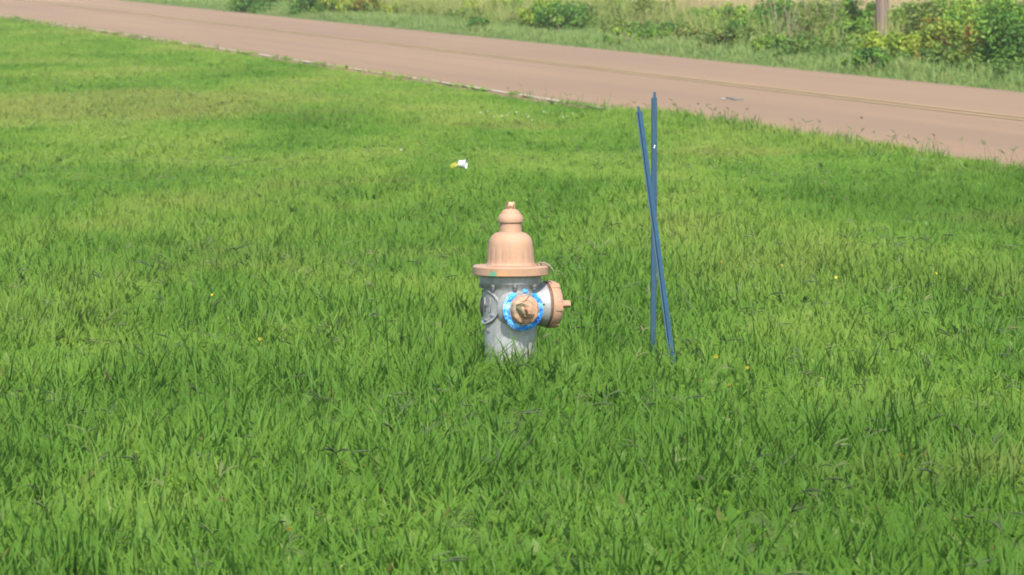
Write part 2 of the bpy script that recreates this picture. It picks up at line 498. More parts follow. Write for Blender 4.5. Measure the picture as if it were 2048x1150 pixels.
def road_z(s):
    return -0.005 + 0.025 * (1 - ((s - ROAD_W / 2) / (ROAD_W / 2)) ** 2)

build_ground()
road = strip('road', 0.0, ROAD_W, -60, 420, 960, road_z, mat_road(), jag=0.012, ns=12, skirt=True)
road.data.shade_smooth()
tag(road, kind='structure')
EDGE_S = 0.0
ln = strip('edge_line', EDGE_S, EDGE_S + 0.095, -60, 420, 960, lambda s: road_z(s) + 0.004, mat_line('worn_white_paint', (0.34, 0.30, 0.24), 0.38, 0.60), jag=0.012, seed=5)
tag(ln, kind='structure')
YEL = mat_line('faded_yellow_paint', (0.275, 0.200, 0.064), 0.34, 0.66)
for c0 in (2.98, 3.20):
    ln = strip('centre_line', c0, c0 + 0.075, -60, 420, 480, lambda s: road_z(s) + 0.006, YEL, jag=0.006, seed=int(c0 * 100))
    tag(ln, kind='structure')

# ------------------------------------------------------------------ vegetation: blade tufts scattered as stuff
def blades(n, rad, lmin, lmax, wmin, wmax, lean_lo, lean_hi, curve, rg, rows=3):
    """n tapered curved blades; returns verts, loops, starts, bt"""
    az = rg.uniform(0, 2 * np.pi, n)
    rr = rad * np.sqrt(rg.uniform(0, 1, n)); pa = rg.uniform(0, 2 * np.pi, n)
    base = np.stack([rr * np.cos(pa), rr * np.sin(pa), np.full(n, -0.015)], -1)
    L = rg.uniform(lmin, lmax, n); Wd = rg.uniform(wmin, wmax, n)
    lean = np.radians(rg.uniform(lean_lo, lean_hi, n)); cv = np.radians(rg.uniform(0.2, 1.0, n) * curve)
    tw = rg.normal(0, 0.5, n)
    V = np.zeros((n, 2 * rows + 1, 3))
    p = base.copy()
    for k in range(rows + 1):
        f = k / rows
        if k < rows:
            w = Wd * (0.75 + 0.5 * f if f < 0.5 else 1.0 * (1.35 - 0.75 * f)) * 0.5
            sa = az + np.pi / 2 + tw * f
            side = np.stack([np.cos(sa), np.sin(sa), np.zeros(n)], -1) * w[:, None]
            V[:, 2 * k] = p - side; V[:, 2 * k + 1] = p + side
        else:
            V[:, -1] = p
        a = lean + cv * f
        st = np.stack([np.sin(a) * np.cos(az), np.sin(a) * np.sin(az), np.cos(a)], -1)
        p = p + st * (L / rows)[:, None]
    nv = 2 * rows + 1
    off = (np.arange(n) * nv)[:, None]
    quads = np.concatenate([off + np.array([2 * k, 2 * k + 1, 2 * k + 3, 2 * k + 2]) for k in range(rows - 1)], 1)
    tri = off + np.array([2 * rows - 2, 2 * rows - 1, 2 * rows])
    loops = np.concatenate([quads, tri], 1)
    per = 4 * (rows - 1) + 3
    st_one = np.array([4 * k for k in range(rows)])
    starts = (np.arange(n) * per)[:, None] + st_one
    bt = np.repeat(rg.uniform(0, 1, n), nv)
    return V.reshape(-1, 3), loops.ravel(), starts.ravel(), bt

def tuft_objs(name, count, mat, seed, **kw):
    out = []
    for k in range(count):
        v, l, s, bt = blades(rg=np.random.default_rng(seed + k), **kw)
        me = raw_mesh(name, v, l, s, {'bt': bt})
        me.materials.append(mat)
        out.append(bpy.data.objects.new(name, me))
    return out

def scatter(name, pts, rot, scl, idx, tint, variants):
    """one object whose geometry-node modifier instances the variant meshes on its points"""
    me = bpy.data.meshes.new(name)
    me.vertices.add(len(pts))
    me.vertices.foreach_set('co', np.asarray(pts, np.float32).ravel())
    for nm, typ, key, val in (('rot', 'FLOAT_VECTOR', 'vector', rot), ('scl', 'FLOAT_VECTOR', 'vector', scl), ('idx', 'INT', 'value', idx), ('tint', 'FLOAT', 'value', tint)):
        a = me.attributes.new(nm, typ, 'POINT')
        a.data.foreach_set(key, np.asarray(val, np.int32 if typ == 'INT' else np.float32).ravel())
    o = link(bpy.data.objects.new(name, me))
    g = bpy.data.node_groups.new(name + '_nodes', 'GeometryNodeTree')
    g.interface.new_socket('Geometry', in_out='INPUT', socket_type='NodeSocketGeometry')
    g.interface.new_socket('Geometry', in_out='OUTPUT', socket_type='NodeSocketGeometry')
    N, Lk = g.nodes, g.links
    gi, go = N.new('NodeGroupInput'), N.new('NodeGroupOutput')
    join = N.new('GeometryNodeJoinGeometry')
    for v in variants:
        oi = N.new('GeometryNodeObjectInfo'); oi.inputs['Object'].default_value = v
        g2i = N.new('GeometryNodeGeometryToInstance')
        Lk.new(oi.outputs['Geometry'], g2i.inputs[0]); Lk.new(g2i.outputs[0], join.inputs[0])
    def na(nm, typ):
        n = N.new('GeometryNodeInputNamedAttribute'); n.data_type = typ; n.inputs['Name'].default_value = nm
        return n.outputs['Attribute']
    iop = N.new('GeometryNodeInstanceOnPoints')
    e2r = N.new('FunctionNodeEulerToRotation')
    Lk.new(na('rot', 'FLOAT_VECTOR'), e2r.inputs[0])
    Lk.new(gi.outputs[0], iop.inputs['Points']); Lk.new(join.outputs[0], iop.inputs['Instance'])
    iop.inputs['Pick Instance'].default_value = True
    Lk.new(na('idx', 'INT'), iop.inputs['Instance Index'])
    Lk.new(e2r.outputs[0], iop.inputs['Rotation']); Lk.new(na('scl', 'FLOAT_VECTOR'), iop.inputs['Scale'])
    Lk.new(iop.outputs[0], go.inputs[0])
    md = o.modifiers.new('scatter', 'NODES'); md.node_group = g
    tag(o, kind='stuff')
    return o

def vnoise(x, y, sc, seed):
    """cheap smooth value noise in numpy"""
    rg = np.random.default_rng(seed)
    tab = rg.uniform(0, 1, (256, 256))
    fx, fy = x / sc, y / sc
    ix, iy = np.floor(fx).astype(int), np.floor(fy).astype(int)
    tx, ty = fx - ix, fy - iy
    tx, ty = tx * tx * (3 - 2 * tx), ty * ty * (3 - 2 * ty)
    g = lambda a, b: tab[a % 256, b % 256]
    return (g(ix, iy) * (1 - tx) + g(ix + 1, iy) * tx) * (1 - ty) + (g(ix, iy + 1) * (1 - tx) + g(ix + 1, iy + 1) * tx) * ty

def sample_field(y0, y1, half_fn, dens, rg):
    """random points over the wedge |x| < half_fn(y)"""
    hw = half_fn(y1)
    n = int(dens * 2 * hw * (y1 - y0))
    x = rg.uniform(-hw, hw, n); y = rg.uniform(y0, y1, n)
    k = np.abs(x) < half_fn(y)
    return x[k], y[k]

def wedge(y): return 0.104 * y + 2.1

HYD = (-0.006, 23.0)

def build_lawn():
    mat = mat_lawn()
    var = tuft_objs('grass_tuft', 9, mat, 100, n=21, rad=0.085, lmin=0.06, lmax=0.155, wmin=0.004, wmax=0.0115, lean_lo=8, lean_hi=86, curve=80)
    var += tuft_objs('grass_tuft', 3, mat, 200, n=9, rad=0.05, lmin=0.09, lmax=0.17, wmin=0.005, wmax=0.0095, lean_lo=5, lean_hi=50, curve=75)
    var += tuft_objs('long_tuft', 4, mat, 230, n=10, rad=0.05, lmin=0.12, lmax=0.23, wmin=0.004, wmax=0.0085, lean_lo=3, lean_hi=42, curve=65)
    var += tuft_objs('broad_leaf_weed', 4, mat, 260, n=11, rad=0.05, lmin=0.05, lmax=0.11, wmin=0.018, wmax=0.034, lean_lo=25, lean_hi=75, curve=45)
    rg = np.random.default_rng(21)
    PX, PY = [], []
    for y0, y1, dn in ((12.5, 20, 190), (20, 28, 170), (28, 40, 210), (40, 60, 190), (60, 95, 130), (95, 150, 75)):
        x, y = sample_field(y0, y1, wedge, dn, rg)
        PX.append(x); PY.append(y)
    x, y = np.concatenate(PX), np.concatenate(PY)
    s = s_of(x, y); t = t_of(x, y)
    edge = edge_s(t) + 0.03 + 0.13 * (vnoise(t, s * 0, 0.8, 5) - 0.5)
    # the turf creeps over the road edge on the near (right hand) stretch
    creep = 0.24 * sstep(-5, -8.5, t)
    k = s < edge + creep
    x, y, s, t = x[k], y[k], s[k], t[k]
    k = np.hypot(x - HYD[0], y - HYD[1]) > 0.12
    x, y, s, t = x[k], y[k], s[k], t[k]
    n = len(x)
    hmap = 0.80 + 0.55 * (vnoise(x, y, 1.3, 8) - 0.5) + 0.50 * (vnoise(x, y, 0.35, 9) - 0.5)
    hmap *= 1.0 - 0.60 * sstep(25, 44, y)
    hmap *= 1.0 - (0.30 - 0.95 * sstep(-5, -8, t)) * sstep(-0.9, -0.35, s)
    near = np.exp(-((np.hypot(x - HYD[0], y - HYD[1] + 0.1)) / 0.34) ** 2)     # unmown ring round the hydrant
    hmap *= 1 + 0.45 * near
    hmap = np.clip(hmap, 0.22, 1.8)
    fx_ = 0.45 + 0.55 * hmap
    scl = np.stack([fx_, fx_, hmap], -1) * rg.uniform(0.85, 1.15, n)[:, None]
    rot = np.stack([rg.normal(0, 0.24, n), rg.normal(0, 0.24, n), rg.uniform(0, 6.283, n)], -1)
    idx = np.where(rg.uniform(0, 1, n) < 0.82, rg.integers(0, 9, n), rg.integers(9, 12, n))
    # rank unmown tufts round the hydrant and the stakes, strays and broad leaved weeds elsewhere
    ex, ey, ei = [], [], []
    for cx, cy, r0, r1, m_, front in ((HYD[0], HYD[1], 0.13, 0.40, 48, 1), (0.60, 23.35, 0.03, 0.20, 8, 1), (0.68, 22.85, 0.03, 0.20, 8, 1)):
        a = rg.uniform(-np.pi, 0, m_) if front else rg.uniform(-np.pi, np.pi, m_)
        a = np.where(rg.uniform(0, 1, m_) < 0.25, -a, a)
        r = rg.uniform(r0, r1, m_)
        ex.append(cx + r * np.cos(a)); ey.append(cy + r * np.sin(a)); ei.append(rg.integers(12, 16, m_))
    for y0, y1, dn, lo in ((12.5, 30, 5, 12), (12.5, 34, 7, 16), (34, 60, 1.5, 16)):
        qx, qy = sample_field(y0, y1, wedge, dn, rg)
        kq = (np.hypot(qx - HYD[0], qy - HYD[1]) > 0.2) & (s_of(qx, qy) < -0.3) & (rg.uniform(0, 1, len(qx)) < 1.5 * vnoise(qx, qy, 0.9, 77) ** 1.5)
        ex.append(qx[kq]); ey.append(qy[kq]); ei.append(rg.integers(lo, lo + 4, kq.sum()))
    for cx, cy, m_ in ((0.38, 23.6, 12), (0.52, 23.3, 8), (-2.32, 24.2, 14)):
        ex.append(cx + rg.normal(0, 0.09, m_)); ey.append(cy + rg.normal(0, 0.25, m_)); ei.append(rg.integers(16, 20, m_))
    ex, ey, ei = np.concatenate(ex), np.concatenate(ey), np.concatenate(ei)
    k_ = len(ex)
    x, y, idx = np.concatenate([x, ex]), np.concatenate([y, ey]), np.concatenate([idx, ei])
    s, t = s_of(x, y), t_of(x, y)
    es = rg.uniform(0.6, 0.98, k_)
    scl = np.concatenate([scl, np.stack([es, es, es], -1)])
    rot = np.concatenate([rot, np.stack([rg.normal(0, 0.12, k_), rg.normal(0, 0.12, k_), rg.uniform(0, 6.283, k_)], -1)])
    n = len(x)
    z = gz(x, y)
    z = np.where(s > edge_s(t) - 0.03, np.maximum(z, 0.0), z)
    pts = np.stack([x, y, z], -1)
    scatter('lawn_grass', pts, rot, scl, idx, rg.uniform(0, 1, n), var)
    return n

def spike_variants(mat, count, seed, hmin, hmax, droop):
    """flowering grass stalks with a forked or single seed spike"""
    out = []
    for k in range(count):
        rg = random.Random(seed + k)
        bm = bmesh.new()
        h = rg.uniform(hmin, hmax); az = rg.uniform(0, 6.28); ln_ = R(rg.uniform(8, 40))
        pts = [Vector((0, 0, -0.01))]
        for i in range(4):
            a = ln_ * (i / 3)
            pts.append(pts[-1] + Vector((math.sin(a) * math.cos(az), math.sin(a) * math.sin(az), math.cos(a))) * h / 4)
        tube(bm, pts, [0.0016] * 5, 3)
        for j in range(rg.choice((1, 2, 2, 3))):
            b = az + rg.uniform(-1.9, 1.9); a = R(rg.uniform(40, 75)); L = rg.uniform(0.045, 0.085)
            q = [pts[-1]]
            for i in range(4):
                q.append(q[-1] + Vector((math.sin(a) * math.cos(b), math.sin(a) * math.sin(b), math.cos(a))) * L / 4)
                a += R(droop) * rg.uniform(0.3, 1)
            tube(bm, q, [0.0013, 0.0026, 0.0031, 0.0026, 0.0010], 4)
        me = bpy.data.meshes.new('seed_stalk')
        bm.to_mesh(me); bm.free()
        a = me.attributes.new('bt', 'FLOAT', 'POINT'); a.data.foreach_set('value', np.full(len(me.vertices), rg.random(), np.float32))
        me.materials.append(mat)
        out.append(bpy.data.objects.new('seed_stalk', me))
    return out

def build_seed_stalks():
    mat = mat_scatter('seed_spikes', [(0.0, (0.036, 0.052, 0.024)), (0.45, (0.062, 0.090, 0.034)), (0.75, (0.10, 0.135, 0.045)), (0.98, (0.20, 0.22, 0.09))], 0.8, 0.3)
    var = spike_variants(mat, 10, 300, 0.07, 0.13, 14)
    rg = np.random.default_rng(31)
    PX, PY = [], []
    for y0, y1, dn in ((13, 18, 4), (18, 32, 10), (32, 44, 4.5), (44, 62, 0.8)):
        x, y = sample_field(y0, y1, wedge, dn, rg)
        PX.append(x); PY.append(y)
    x, y = np.concatenate(PX), np.concatenate(PY)
    k = (s_of(x, y) < -0.5) & (np.hypot(x - HYD[0], y - HYD[1]) > 0.2) & (rg.uniform(0, 1, len(x)) < 0.15 + 1.3 * vnoise(x, y, 1.1, 14))
    x, y = x[k], y[k]; n = len(x)
    rot = np.stack([rg.normal(0, 0.2, n), rg.normal(0, 0.2, n), rg.uniform(0, 6.283, n)], -1)
    scl = np.repeat((rg.uniform(0.6, 1.15, n) * (1 - 0.35 * sstep(28, 38, y)))[:, None], 3, 1)
    scatter('seed_stalks', np.stack([x, y, gz(x, y)], -1), rot, scl, rg.integers(0, 10, n), rg.uniform(0, 1, n), var)
    # taller upright stalks along the near edge of the road
    mat2 = mat_scatter('edge_stalk', [(0.0, (0.035, 0.07, 0.018)), (0.6, (0.07, 0.13, 0.03)), (1.0, (0.14, 0.17, 0.05))], 0.8, 0.3)
    var2 = spike_variants(mat2, 6, 400, 0.16, 0.30, 3)
    var2 += tuft_objs('edge_tuft', 4, mat2, 420, n=9, rad=0.06, lmin=0.12, lmax=0.26, wmin=0.004, wmax=0.009, lean_lo=2, lean_hi=28, curve=40)
    t = np.concatenate([rg.uniform(-24, 0, 150), rg.uniform(0, 60, 130), rg.uniform(-24, -6, 60)])
    s = edge_s(t) + 0.22 * sstep(-5, -8, t) - np.abs(rg.normal(0, 0.22, len(t)))
    P = ROAD_P0 + s[:, None] * ROAD_N + t[:, None] * ROAD_D
    x, y = P[:, 0], P[:, 1]; n = len(x)
    rot = np.stack([rg.normal(0, 0.1, n), rg.normal(0, 0.1, n), rg.uniform(0, 6.283, n)], -1)
    sc = rg.uniform(0.35, 1.0, n) * np.where(t > 0, 0.55, 0.9)
    scatter('edge_stalks', np.stack([x, y, np.where(s > edge_s(t) - 0.03, np.maximum(gz(x, y), 0.0), gz(x, y)) - 0.01], -1), rot, np.repeat(sc[:, None], 3, 1), rg.integers(0, 10, n), rg.uniform(0, 1, n), var2)

def build_far_side():
    rg = np.random.default_rng(41)
    # mown and rank verge grass beyond the road
    vm = mat_scatter('verge_blades', [(0.0, (0.065, 0.130, 0.032)), (0.4, (0.115, 0.190, 0.045)), (0.75, (0.170, 0.220, 0.062)), (1.0, (0.24, 0.23, 0.09))], 0.7, 1.0)
    var = tuft_objs('verge_tuft', 8, vm, 500, n=40, rad=0.16, lmin=0.07, lmax=0.19, wmin=0.005, wmax=0.009, lean_lo=3, lean_hi=50, curve=60)
    fm = mat_scatter('dry_field_blades', [(0.0, (0.115, 0.165, 0.035)), (0.35, (0.185, 0.205, 0.055)), (0.6, (0.265, 0.210, 0.105)), (1.0, (0.34, 0.255, 0.155))], 0.3, 0.7)
    var += tuft_objs('field_tuft', 8, fm, 520, n=26, rad=0.20, lmin=0.35, lmax=0.75, wmin=0.006, wmax=0.011, lean_lo=2, lean_hi=24, curve=30)
    wm = mat_scatter('weed_leaves', [(0.0, (0.05, 0.110, 0.022)), (0.4, (0.095, 0.165, 0.030)), (0.8, (0.165, 0.215, 0.040)), (1.0, (0.21, 0.22, 0.06))], 0.5, 0.9)
    for k in range(8):
        me, _ = foliage_mesh(0.62, 0.28, 95, 0.070, 540 + k)
        me.materials.append(wm); me.name = 'weed_tuft'
        var.append(bpy.data.objects.new('weed_tuft', me))
    y0, y1 = 55, 190
    PX, PY = [], []
    for a, b, dn in ((52, 80, 26), (80, 110, 22), (110, 150, 15), (150, 200, 7)):
        x, y = sample_field(a, b, lambda q: 0.118 * q + 3.5, dn, rg)
        PX.append(x); PY.append(y)
    x, y = np.concatenate(PX), np.concatenate(PY)
    s, t = s_of(x, y), t_of(x, y)
    edge = ROAD_W - 0.02 + 0.22 * (vnoise(t, t * 0 + 3, 0.9, 17) - 0.35)
    k = s > edge
    x, y, s, t = x[k], y[k], s[k], t[k]; n = len(x)
    v1 = 1.3 + 1.3 * sstep(70, 100, y) + 0.8 * (vnoise(x, y, 2.2, 18) - 0.5)    # verge width
    v2 = v1 + 3.2 + 2.0 * (vnoise(x, y, 3.0, 19) - 0.5)
    d = s - ROAD_W
    u = rg.uniform(0, 1, n)
    kind = np.where(d < v1 + 0.5 * (u - 0.5), 0, np.where(d < v2 + 1.5 * (u - 0.5), 2, 1))
    kind = np.where((kind == 1) & (u < 0.10), 2, kind)
    kind = np.where((kind == 2) & (u > 0.94 - 0.55 * (1 - sstep(0.5, 4.0, x))), 1, kind)
    idx = rg.integers(0, 8, n) + kind * 8
    hm = np.where(kind == 0, (1 - 0.35 * sstep(85, 105, y)) * (0.35 + 1.15 * sstep(0.1, 1.2, d)) * (0.5 + 0.8 * vnoise(x, y, 1.0, 22)), 0.55 + 0.6 * vnoise(x, y, 1.2, 23)) * rg.uniform(0.8, 1.2, n)
    scl = np.stack([0.5 + 0.5 * hm, 0.5 + 0.5 * hm, hm], -1)
    rot = np.stack([rg.normal(0, 0.1, n), rg.normal(0, 0.1, n), rg.uniform(0, 6.283, n)], -1)
    # straw coloured to the right, greener weeds to the left
    ti = np.where(kind == 1, np.clip(0.10 + 0.72 * sstep(0.0, 5.0, x) * sstep(v1 + 1.0, v2 + 1.0, d) + rg.normal(0, 0.16, n), 0, 1), rg.uniform(0, 1, n))
    ti = np.where(kind == 2, np.clip(0.62 - 0.35 * sstep(0.0, 4.0, x) + rg.normal(0, 0.25, n), 0, 1), ti)
    ti = np.where(kind == 0, np.clip(0.60 + 0.3 * (1 - sstep(0.0, 0.5, d)) + rg.normal(0, 0.2, n), 0, 1), ti)
    pts = np.stack([x, y, gz(x, y)], -1)
    for nm, kk in (('verge_grass', 0), ('field_grass', 1), ('weed_growth', 2)):
        k = kind == kk
        scatter(nm, pts[k], rot[k], scl[k], idx[k] - 8 * kk, ti[k], var[8 * kk:8 * kk + 8])

build_lawn()
build_seed_stalks()

# ------------------------------------------------------------------ shrubs and tall weeds beyond the road
LEAF = {
    'dark':   mat_leaves('leaf_dark', [(0.0, (0.028, 0.092, 0.013)), (0.4, (0.062, 0.160, 0.021)), (0.75, (0.131, 0.252, 0.028)), (1.0, (0.200, 0.306, 0.040))]),
    'mid':    mat_leaves('leaf_mid', [(0.0, (0.046, 0.123, 0.015)), (0.4, (0.100, 0.215, 0.022)), (0.75, (0.193, 0.299, 0.029)), (1.0, (0.278, 0.345, 0.051))]),
    'yellow': mat_leaves('leaf_yellow', [(0.0, (0.085, 0.153, 0.015)), (0.4, (0.162, 0.252, 0.022)), (0.75, (0.270, 0.336, 0.029)), (1.0, (0.370, 0.383, 0.056))]),
    'red':    mat_leaves('leaf_red', [(0.0, (0.054, 0.114, 0.015)), (0.4, (0.131, 0.207, 0.022)), (0.75, (0.232, 0.283, 0.029)), (1.0, (0.340, 0.321, 0.056))], red=0.55),
    'olive':  mat_leaves('leaf_olive', [(0.0, (0.057, 0.101, 0.020)), (0.4, (0.109, 0.174, 0.029)), (0.75, (0.190, 0.235, 0.044)), (1.0, (0.265, 0.263, 0.083))], red=0.0),
}

def foliage_mesh(w, h, leaves, size, seed, tall=False, narrow=False):
    rg = np.random.default_rng(seed)
    nc = max(5, int(leaves / 70))
    if narrow:
        cx = rg.normal(0, w * 0.16, nc); cy = rg.normal(0, w * 0.16, nc); cz = rg.uniform(0.08, 0.97, nc) * h
        cr = rg.uniform(0.18, 0.40, nc) * w
    else:
        th = rg.uniform(0, 6.283, nc); q = np.sqrt(rg.uniform(0, 1, nc))
        cz = rg.uniform(0.08, 0.90, nc) * h
        prof = np.sqrt(np.clip(1 - ((cz / h - 0.35) / 0.66) ** 2, 0.10, 1))
        cx, cy = q * np.cos(th) * w * 0.5 * prof, q * np.sin(th) * w * 0.5 * prof
        cr = rg.uniform(0.11, 0.24, nc) * min(w, h * 1.3)
    ci = rg.integers(0, nc, leaves)
    d = rg.normal(0, 1, (leaves, 3)); d /= np.linalg.norm(d, axis=1)[:, None]
    rad = cr[ci] * rg.uniform(0.35, 1.0, leaves) ** 0.6
    c = np.stack([cx[ci], cy[ci], cz[ci]], -1) + d * rad[:, None]
    c[:, 2] = np.clip(c[:, 2], 0.03, None)
    # leaf frame: normal between outward, up and random
    nrm = d * 0.5 + np.array([0, 0, 0.6]) + rg.normal(0, 0.5, (leaves, 3)); nrm /= np.linalg.norm(nrm, axis=1)[:, None]
    ax = np.cross(nrm, rg.normal(0, 1, (leaves, 3))); ax /= np.linalg.norm(ax, axis=1)[:, None]
    bx = np.cross(nrm, ax)
    L = size * rg.uniform(0.6, 1.25, leaves)[:, None]; Wd = L * rg.uniform(0.35, 0.55, leaves)[:, None]
    fold = nrm * L * 0.12
    V = np.stack([c - ax * L * 0.5, c + bx * Wd * 0.5 + fold - ax * L * 0.05, c + ax * L * 0.5 - fold, c - bx * Wd * 0.5 + fold - ax * L * 0.05], 1)
    V[:, :, 2] = np.maximum(V[:, :, 2], 0.01)
    n = leaves
    tri = (np.arange(n) * 4)[:, None] + np.array([0, 1, 2, 0, 2, 3])
    cb = rg.uniform(0, 1, nc)
    bt = np.repeat(np.clip(0.55 * cb[ci] + 0.45 * rg.uniform(0, 1, n), 0, 1), 4)
    return raw_mesh('foliage', V.reshape(-1, 3), tri.ravel(), np.arange(0, n * 6, 3), {'bt': bt, 'rnd': np.repeat(rg.uniform(0, 1, n), 4)}), np.stack([cx, cy, cz], -1)

build_far_side()

def shrub(name, u, vb, wpx, vt, kind, label, cat='shrub', dens=1.0, leaf=0.072, narrow=False, dry=0, group=None):
    x, y = gp(u, vb)
    k = F_PX / y
    w, h = 1.42 * wpx / k, 1.08 * (vb - vt) / k
    if narrow: w = wpx / k
    z = float(gz(x, y))
    root = thing(name, (x, y, z), label, cat, group)
    seed = int(u * 7 + vb)
    n = int(np.clip(dens * (900 if narrow else 6200) * (w * h) ** 0.75 / (leaf / 0.06) ** 1.5, 250, 11000))
    me, cl = foliage_mesh(w, h, n, leaf, seed, narrow=narrow)
    mesh_obj('foliage', me, LEAF[kind], root)
    rg = random.Random(seed)
    bm = bmesh.new()
    for i in range(7 if not narrow else 2):
        c = Vector(cl[rg.randrange(len(cl))])
        a = Vector((c.x * 0.15 + rg.uniform(-.02, .02), c.y * 0.15, -0.03))
        tube(bm, [a, a.lerp(c, 0.5) + Vector((0, 0, 0.06)), c], [0.012, 0.008, 0.003], 4)
    mesh_obj('stems', bm, BARK if not narrow else STALK, root)
    for i in range(dry):
        bm = bmesh.new()
        a = Vector((rg.uniform(-.45, .45) * w, rg.uniform(-.4, .1) * w, 0.0))
        b = a + Vector((rg.uniform(-.22, .22), rg.uniform(-.15, .15), h * rg.uniform(0.6, 1.15)))
        tube(bm, [a, a.lerp(b, .5) + Vector((rg.uniform(-.03, .03), 0, 0)), b], [0.007, 0.005, 0.002], 3)
        for q in range(3):
            f = rg.uniform(.4, .95); p = a.lerp(b, f)
            tube(bm, [p, p + Vector((rg.uniform(-.12, .12), rg.uniform(-.1, .1), rg.uniform(.04, .16)))], [0.004, 0.0015], 3)
        mesh_obj('dead_stem', bm, DRYSTEM, root)
    return root

G = 'shrubs beyond the road'
SHRUBS = [
    ('shrub', 2036, 152, 120, 2, 'dark', 'big dark green bush cut by the right border beyond the road', dict(dens=1.2)),
    ('shrub', 1968, 148, 110, 55, 'red', 'low yellowish bush with rusty leaves just left of the biggest dark bush', {}),
    ('shrub', 1950, 118, 110, 8, 'mid', 'tall mid green bush behind the rusty low one, right of the utility pole', dict(dens=1.1)),
    ('shrub', 1893, 140, 100, 48, 'red', 'bush with reddish brown leaf patches midway between pole and right border', {}),
    ('shrub', 1862, 112, 100, 10, 'olive', 'brownish olive topped bush, second right of the utility pole', dict(dens=1.15)),
    ('shrub', 1818, 106, 66, 8, 'mid', 'bright green bush touching the right side of the utility pole', {}),
    ('shrub', 1828, 134, 90, 72, 'yellow', 'low yellow green bush at the verge, right of the utility pole foot', {}),
    ('shrub', 1757, 124, 70, 70, 'yellow', 'small yellow green bush hiding the foot of the utility pole', {}),
    ('shrub', 1712, 96, 62, -4, 'mid', 'tall fresh green bush close behind the utility pole on its left', {}),
    ('shrub', 1694, 106, 76, 44, 'mid', 'knee high leafy bush left of the utility pole foot', {}),
    ('weed_clump', 1622, 104, 96, 2, 'olive', 'tangle of greyish weeds with many pale dead stems', dict(dry=26, dens=0.6, leaf=0.05)),
    ('weed_clump', 1668, 92, 60, 25, 'mid', 'green weeds with bare straw stalks between the stem tangle and the pole', dict(dry=8, dens=0.7)),
    ('shrub', 1556, 80, 76, 4, 'dark', 'dark green bush with a rusty right side beside the dead stem tangle', dict(dens=1.2)),
    ('shrub', 1508, 84, 76, 26, 'dark', 'low dark bush joined to the left of the rusty sided dark bush', {}),
    ('shrub', 1460, 74, 62, 14, 'mid', 'neat rounded green bush standing highest in the middle row', {}),
    ('shrub', 1404, 72, 76, 24, 'dark', 'broad dark based bush left of the neat rounded bush', {}),
    ('weed_clump', 1486, 104, 120, 60, 'olive', 'low olive weeds in front of the dark bushes at the verge', dict(dens=0.8, dry=5)),
    ('weed_clump', 1404, 92, 90, 58, 'olive', 'low weeds with an orange bloom at the verge beyond the road', dict(dens=0.8)),
    ('tall_weed', 1347, 60, 17, -14, 'mid', 'single tall leafy weed standing against the straw field', dict(narrow=True)),
    ('weed_clump', 1340, 66, 56, 32, 'yellow', 'bright yellow green low weeds round the tall leafy weed', {}),
    ('weed_clump', 1298, 70, 64, 6, 'olive', 'brown headed olive weed left of the tall leafy weed', dict(dry=6)),
    ('shrub', 1212, 58, 66, -6, 'mid', 'bush with two upright tops, right one of a pair near the middle', {}),
    ('weed_clump', 1256, 66, 60, 20, 'olive', 'pale olive weeds right of the bush with two tops', {}),
    ('shrub', 1132, 66, 90, 12, 'dark', 'low dark bush left of the bush with two upright tops', {}),
    ('tall_weed', 1032, 50, 36, -10, 'mid', 'slim upright weed with a brown tip in the yellow green growth', dict(narrow=True, dens=1.8)),
    ('weed_clump', 1088, 60, 70, 8, 'yellow', 'yellow green weeds between the slim weed and the low dark bush', {}),
    ('weed_clump', 957, 60, 34, 36, 'dark', 'small dark green clump alone on the pale verge', dict(leaf=0.05, dens=1.4)),
    ('weed_clump', 980, 44, 90, -4, 'yellow', 'yellowish growth behind the small lone dark clump', dict(dens=0.7)),
    ('shrub', 880, 24, 60, -16, 'olive', 'olive bush at the top border above the brown grass patch', {}),
    ('weed_clump', 797, 32, 40, 2, 'yellow', 'little bright yellow green weed between two red leaved bushes and the brown patch', {}),
    ('shrub', 735, 30, 52, -18, 'red', 'bush with bright red leaves at the top border', dict(dens=1.2)),
    ('weed_clump', 680, 30, 56, -8, 'yellow', 'yellow leaved weeds just left of the bright red bush', {}),
    ('shrub', 608, 28, 70, -18, 'dark', 'dark bush with a shaded base left of the yellow leaved weeds', {}),
    ('shrub', 510, 22, 80, -22, 'dark', 'leftmost dark bush, its lower part at the top border', {}),
    ('shrub', 1985, 104, 110, -6, 'olive', 'olive bush farthest back at the upper right, below the straw field', {}),
    ('shrub', 1906, 98, 90, 0, 'mid', 'leafy bush farthest back between the brown topped bush and the right border', {}),
    ('shrub', 1602, 72, 76, 10, 'mid', 'green bush behind the pale dead stem tangle', {}),
    ('shrub', 1655, 78, 70, 6, 'olive', 'dull bush behind the straw stalks left of the pole', dict(dry=5)),
    ('shrub', 1440, 60, 90, 18, 'mid', 'green bush behind the neat rounded bush', {}),
    ('weed_clump', 1180, 64, 80, 18, 'olive', 'olive weeds between the low dark bush and the bush with two tops', dict(dry=3)),
    ('weed_clump', 1140, 46, 90, -4, 'yellow', 'yellow green growth behind the low dark bush', {}),
    ('weed_clump', 1275, 88, 120, 62, 'mid', 'spreading green weeds at the verge above the stakes', dict(dens=0.8)),
    ('weed_clump', 1560, 112, 120, 76, 'mid', 'spreading green weeds at the verge below the dead stem tangle', dict(dens=0.8)),
    ('weed_clump', 1735, 140, 90, 98, 'dark', 'dark green spreading grass clump on the verge below the pole', dict(leaf=0.075, dens=0.8)),
]
for nm, u, vb, w, vt, kind, lab, kw in SHRUBS:
    shrub(nm, u, vb, w, vt, kind, lab, cat={'shrub': 'shrub', 'weed_clump': 'weeds', 'tall_weed': 'weed'}[nm], **kw)

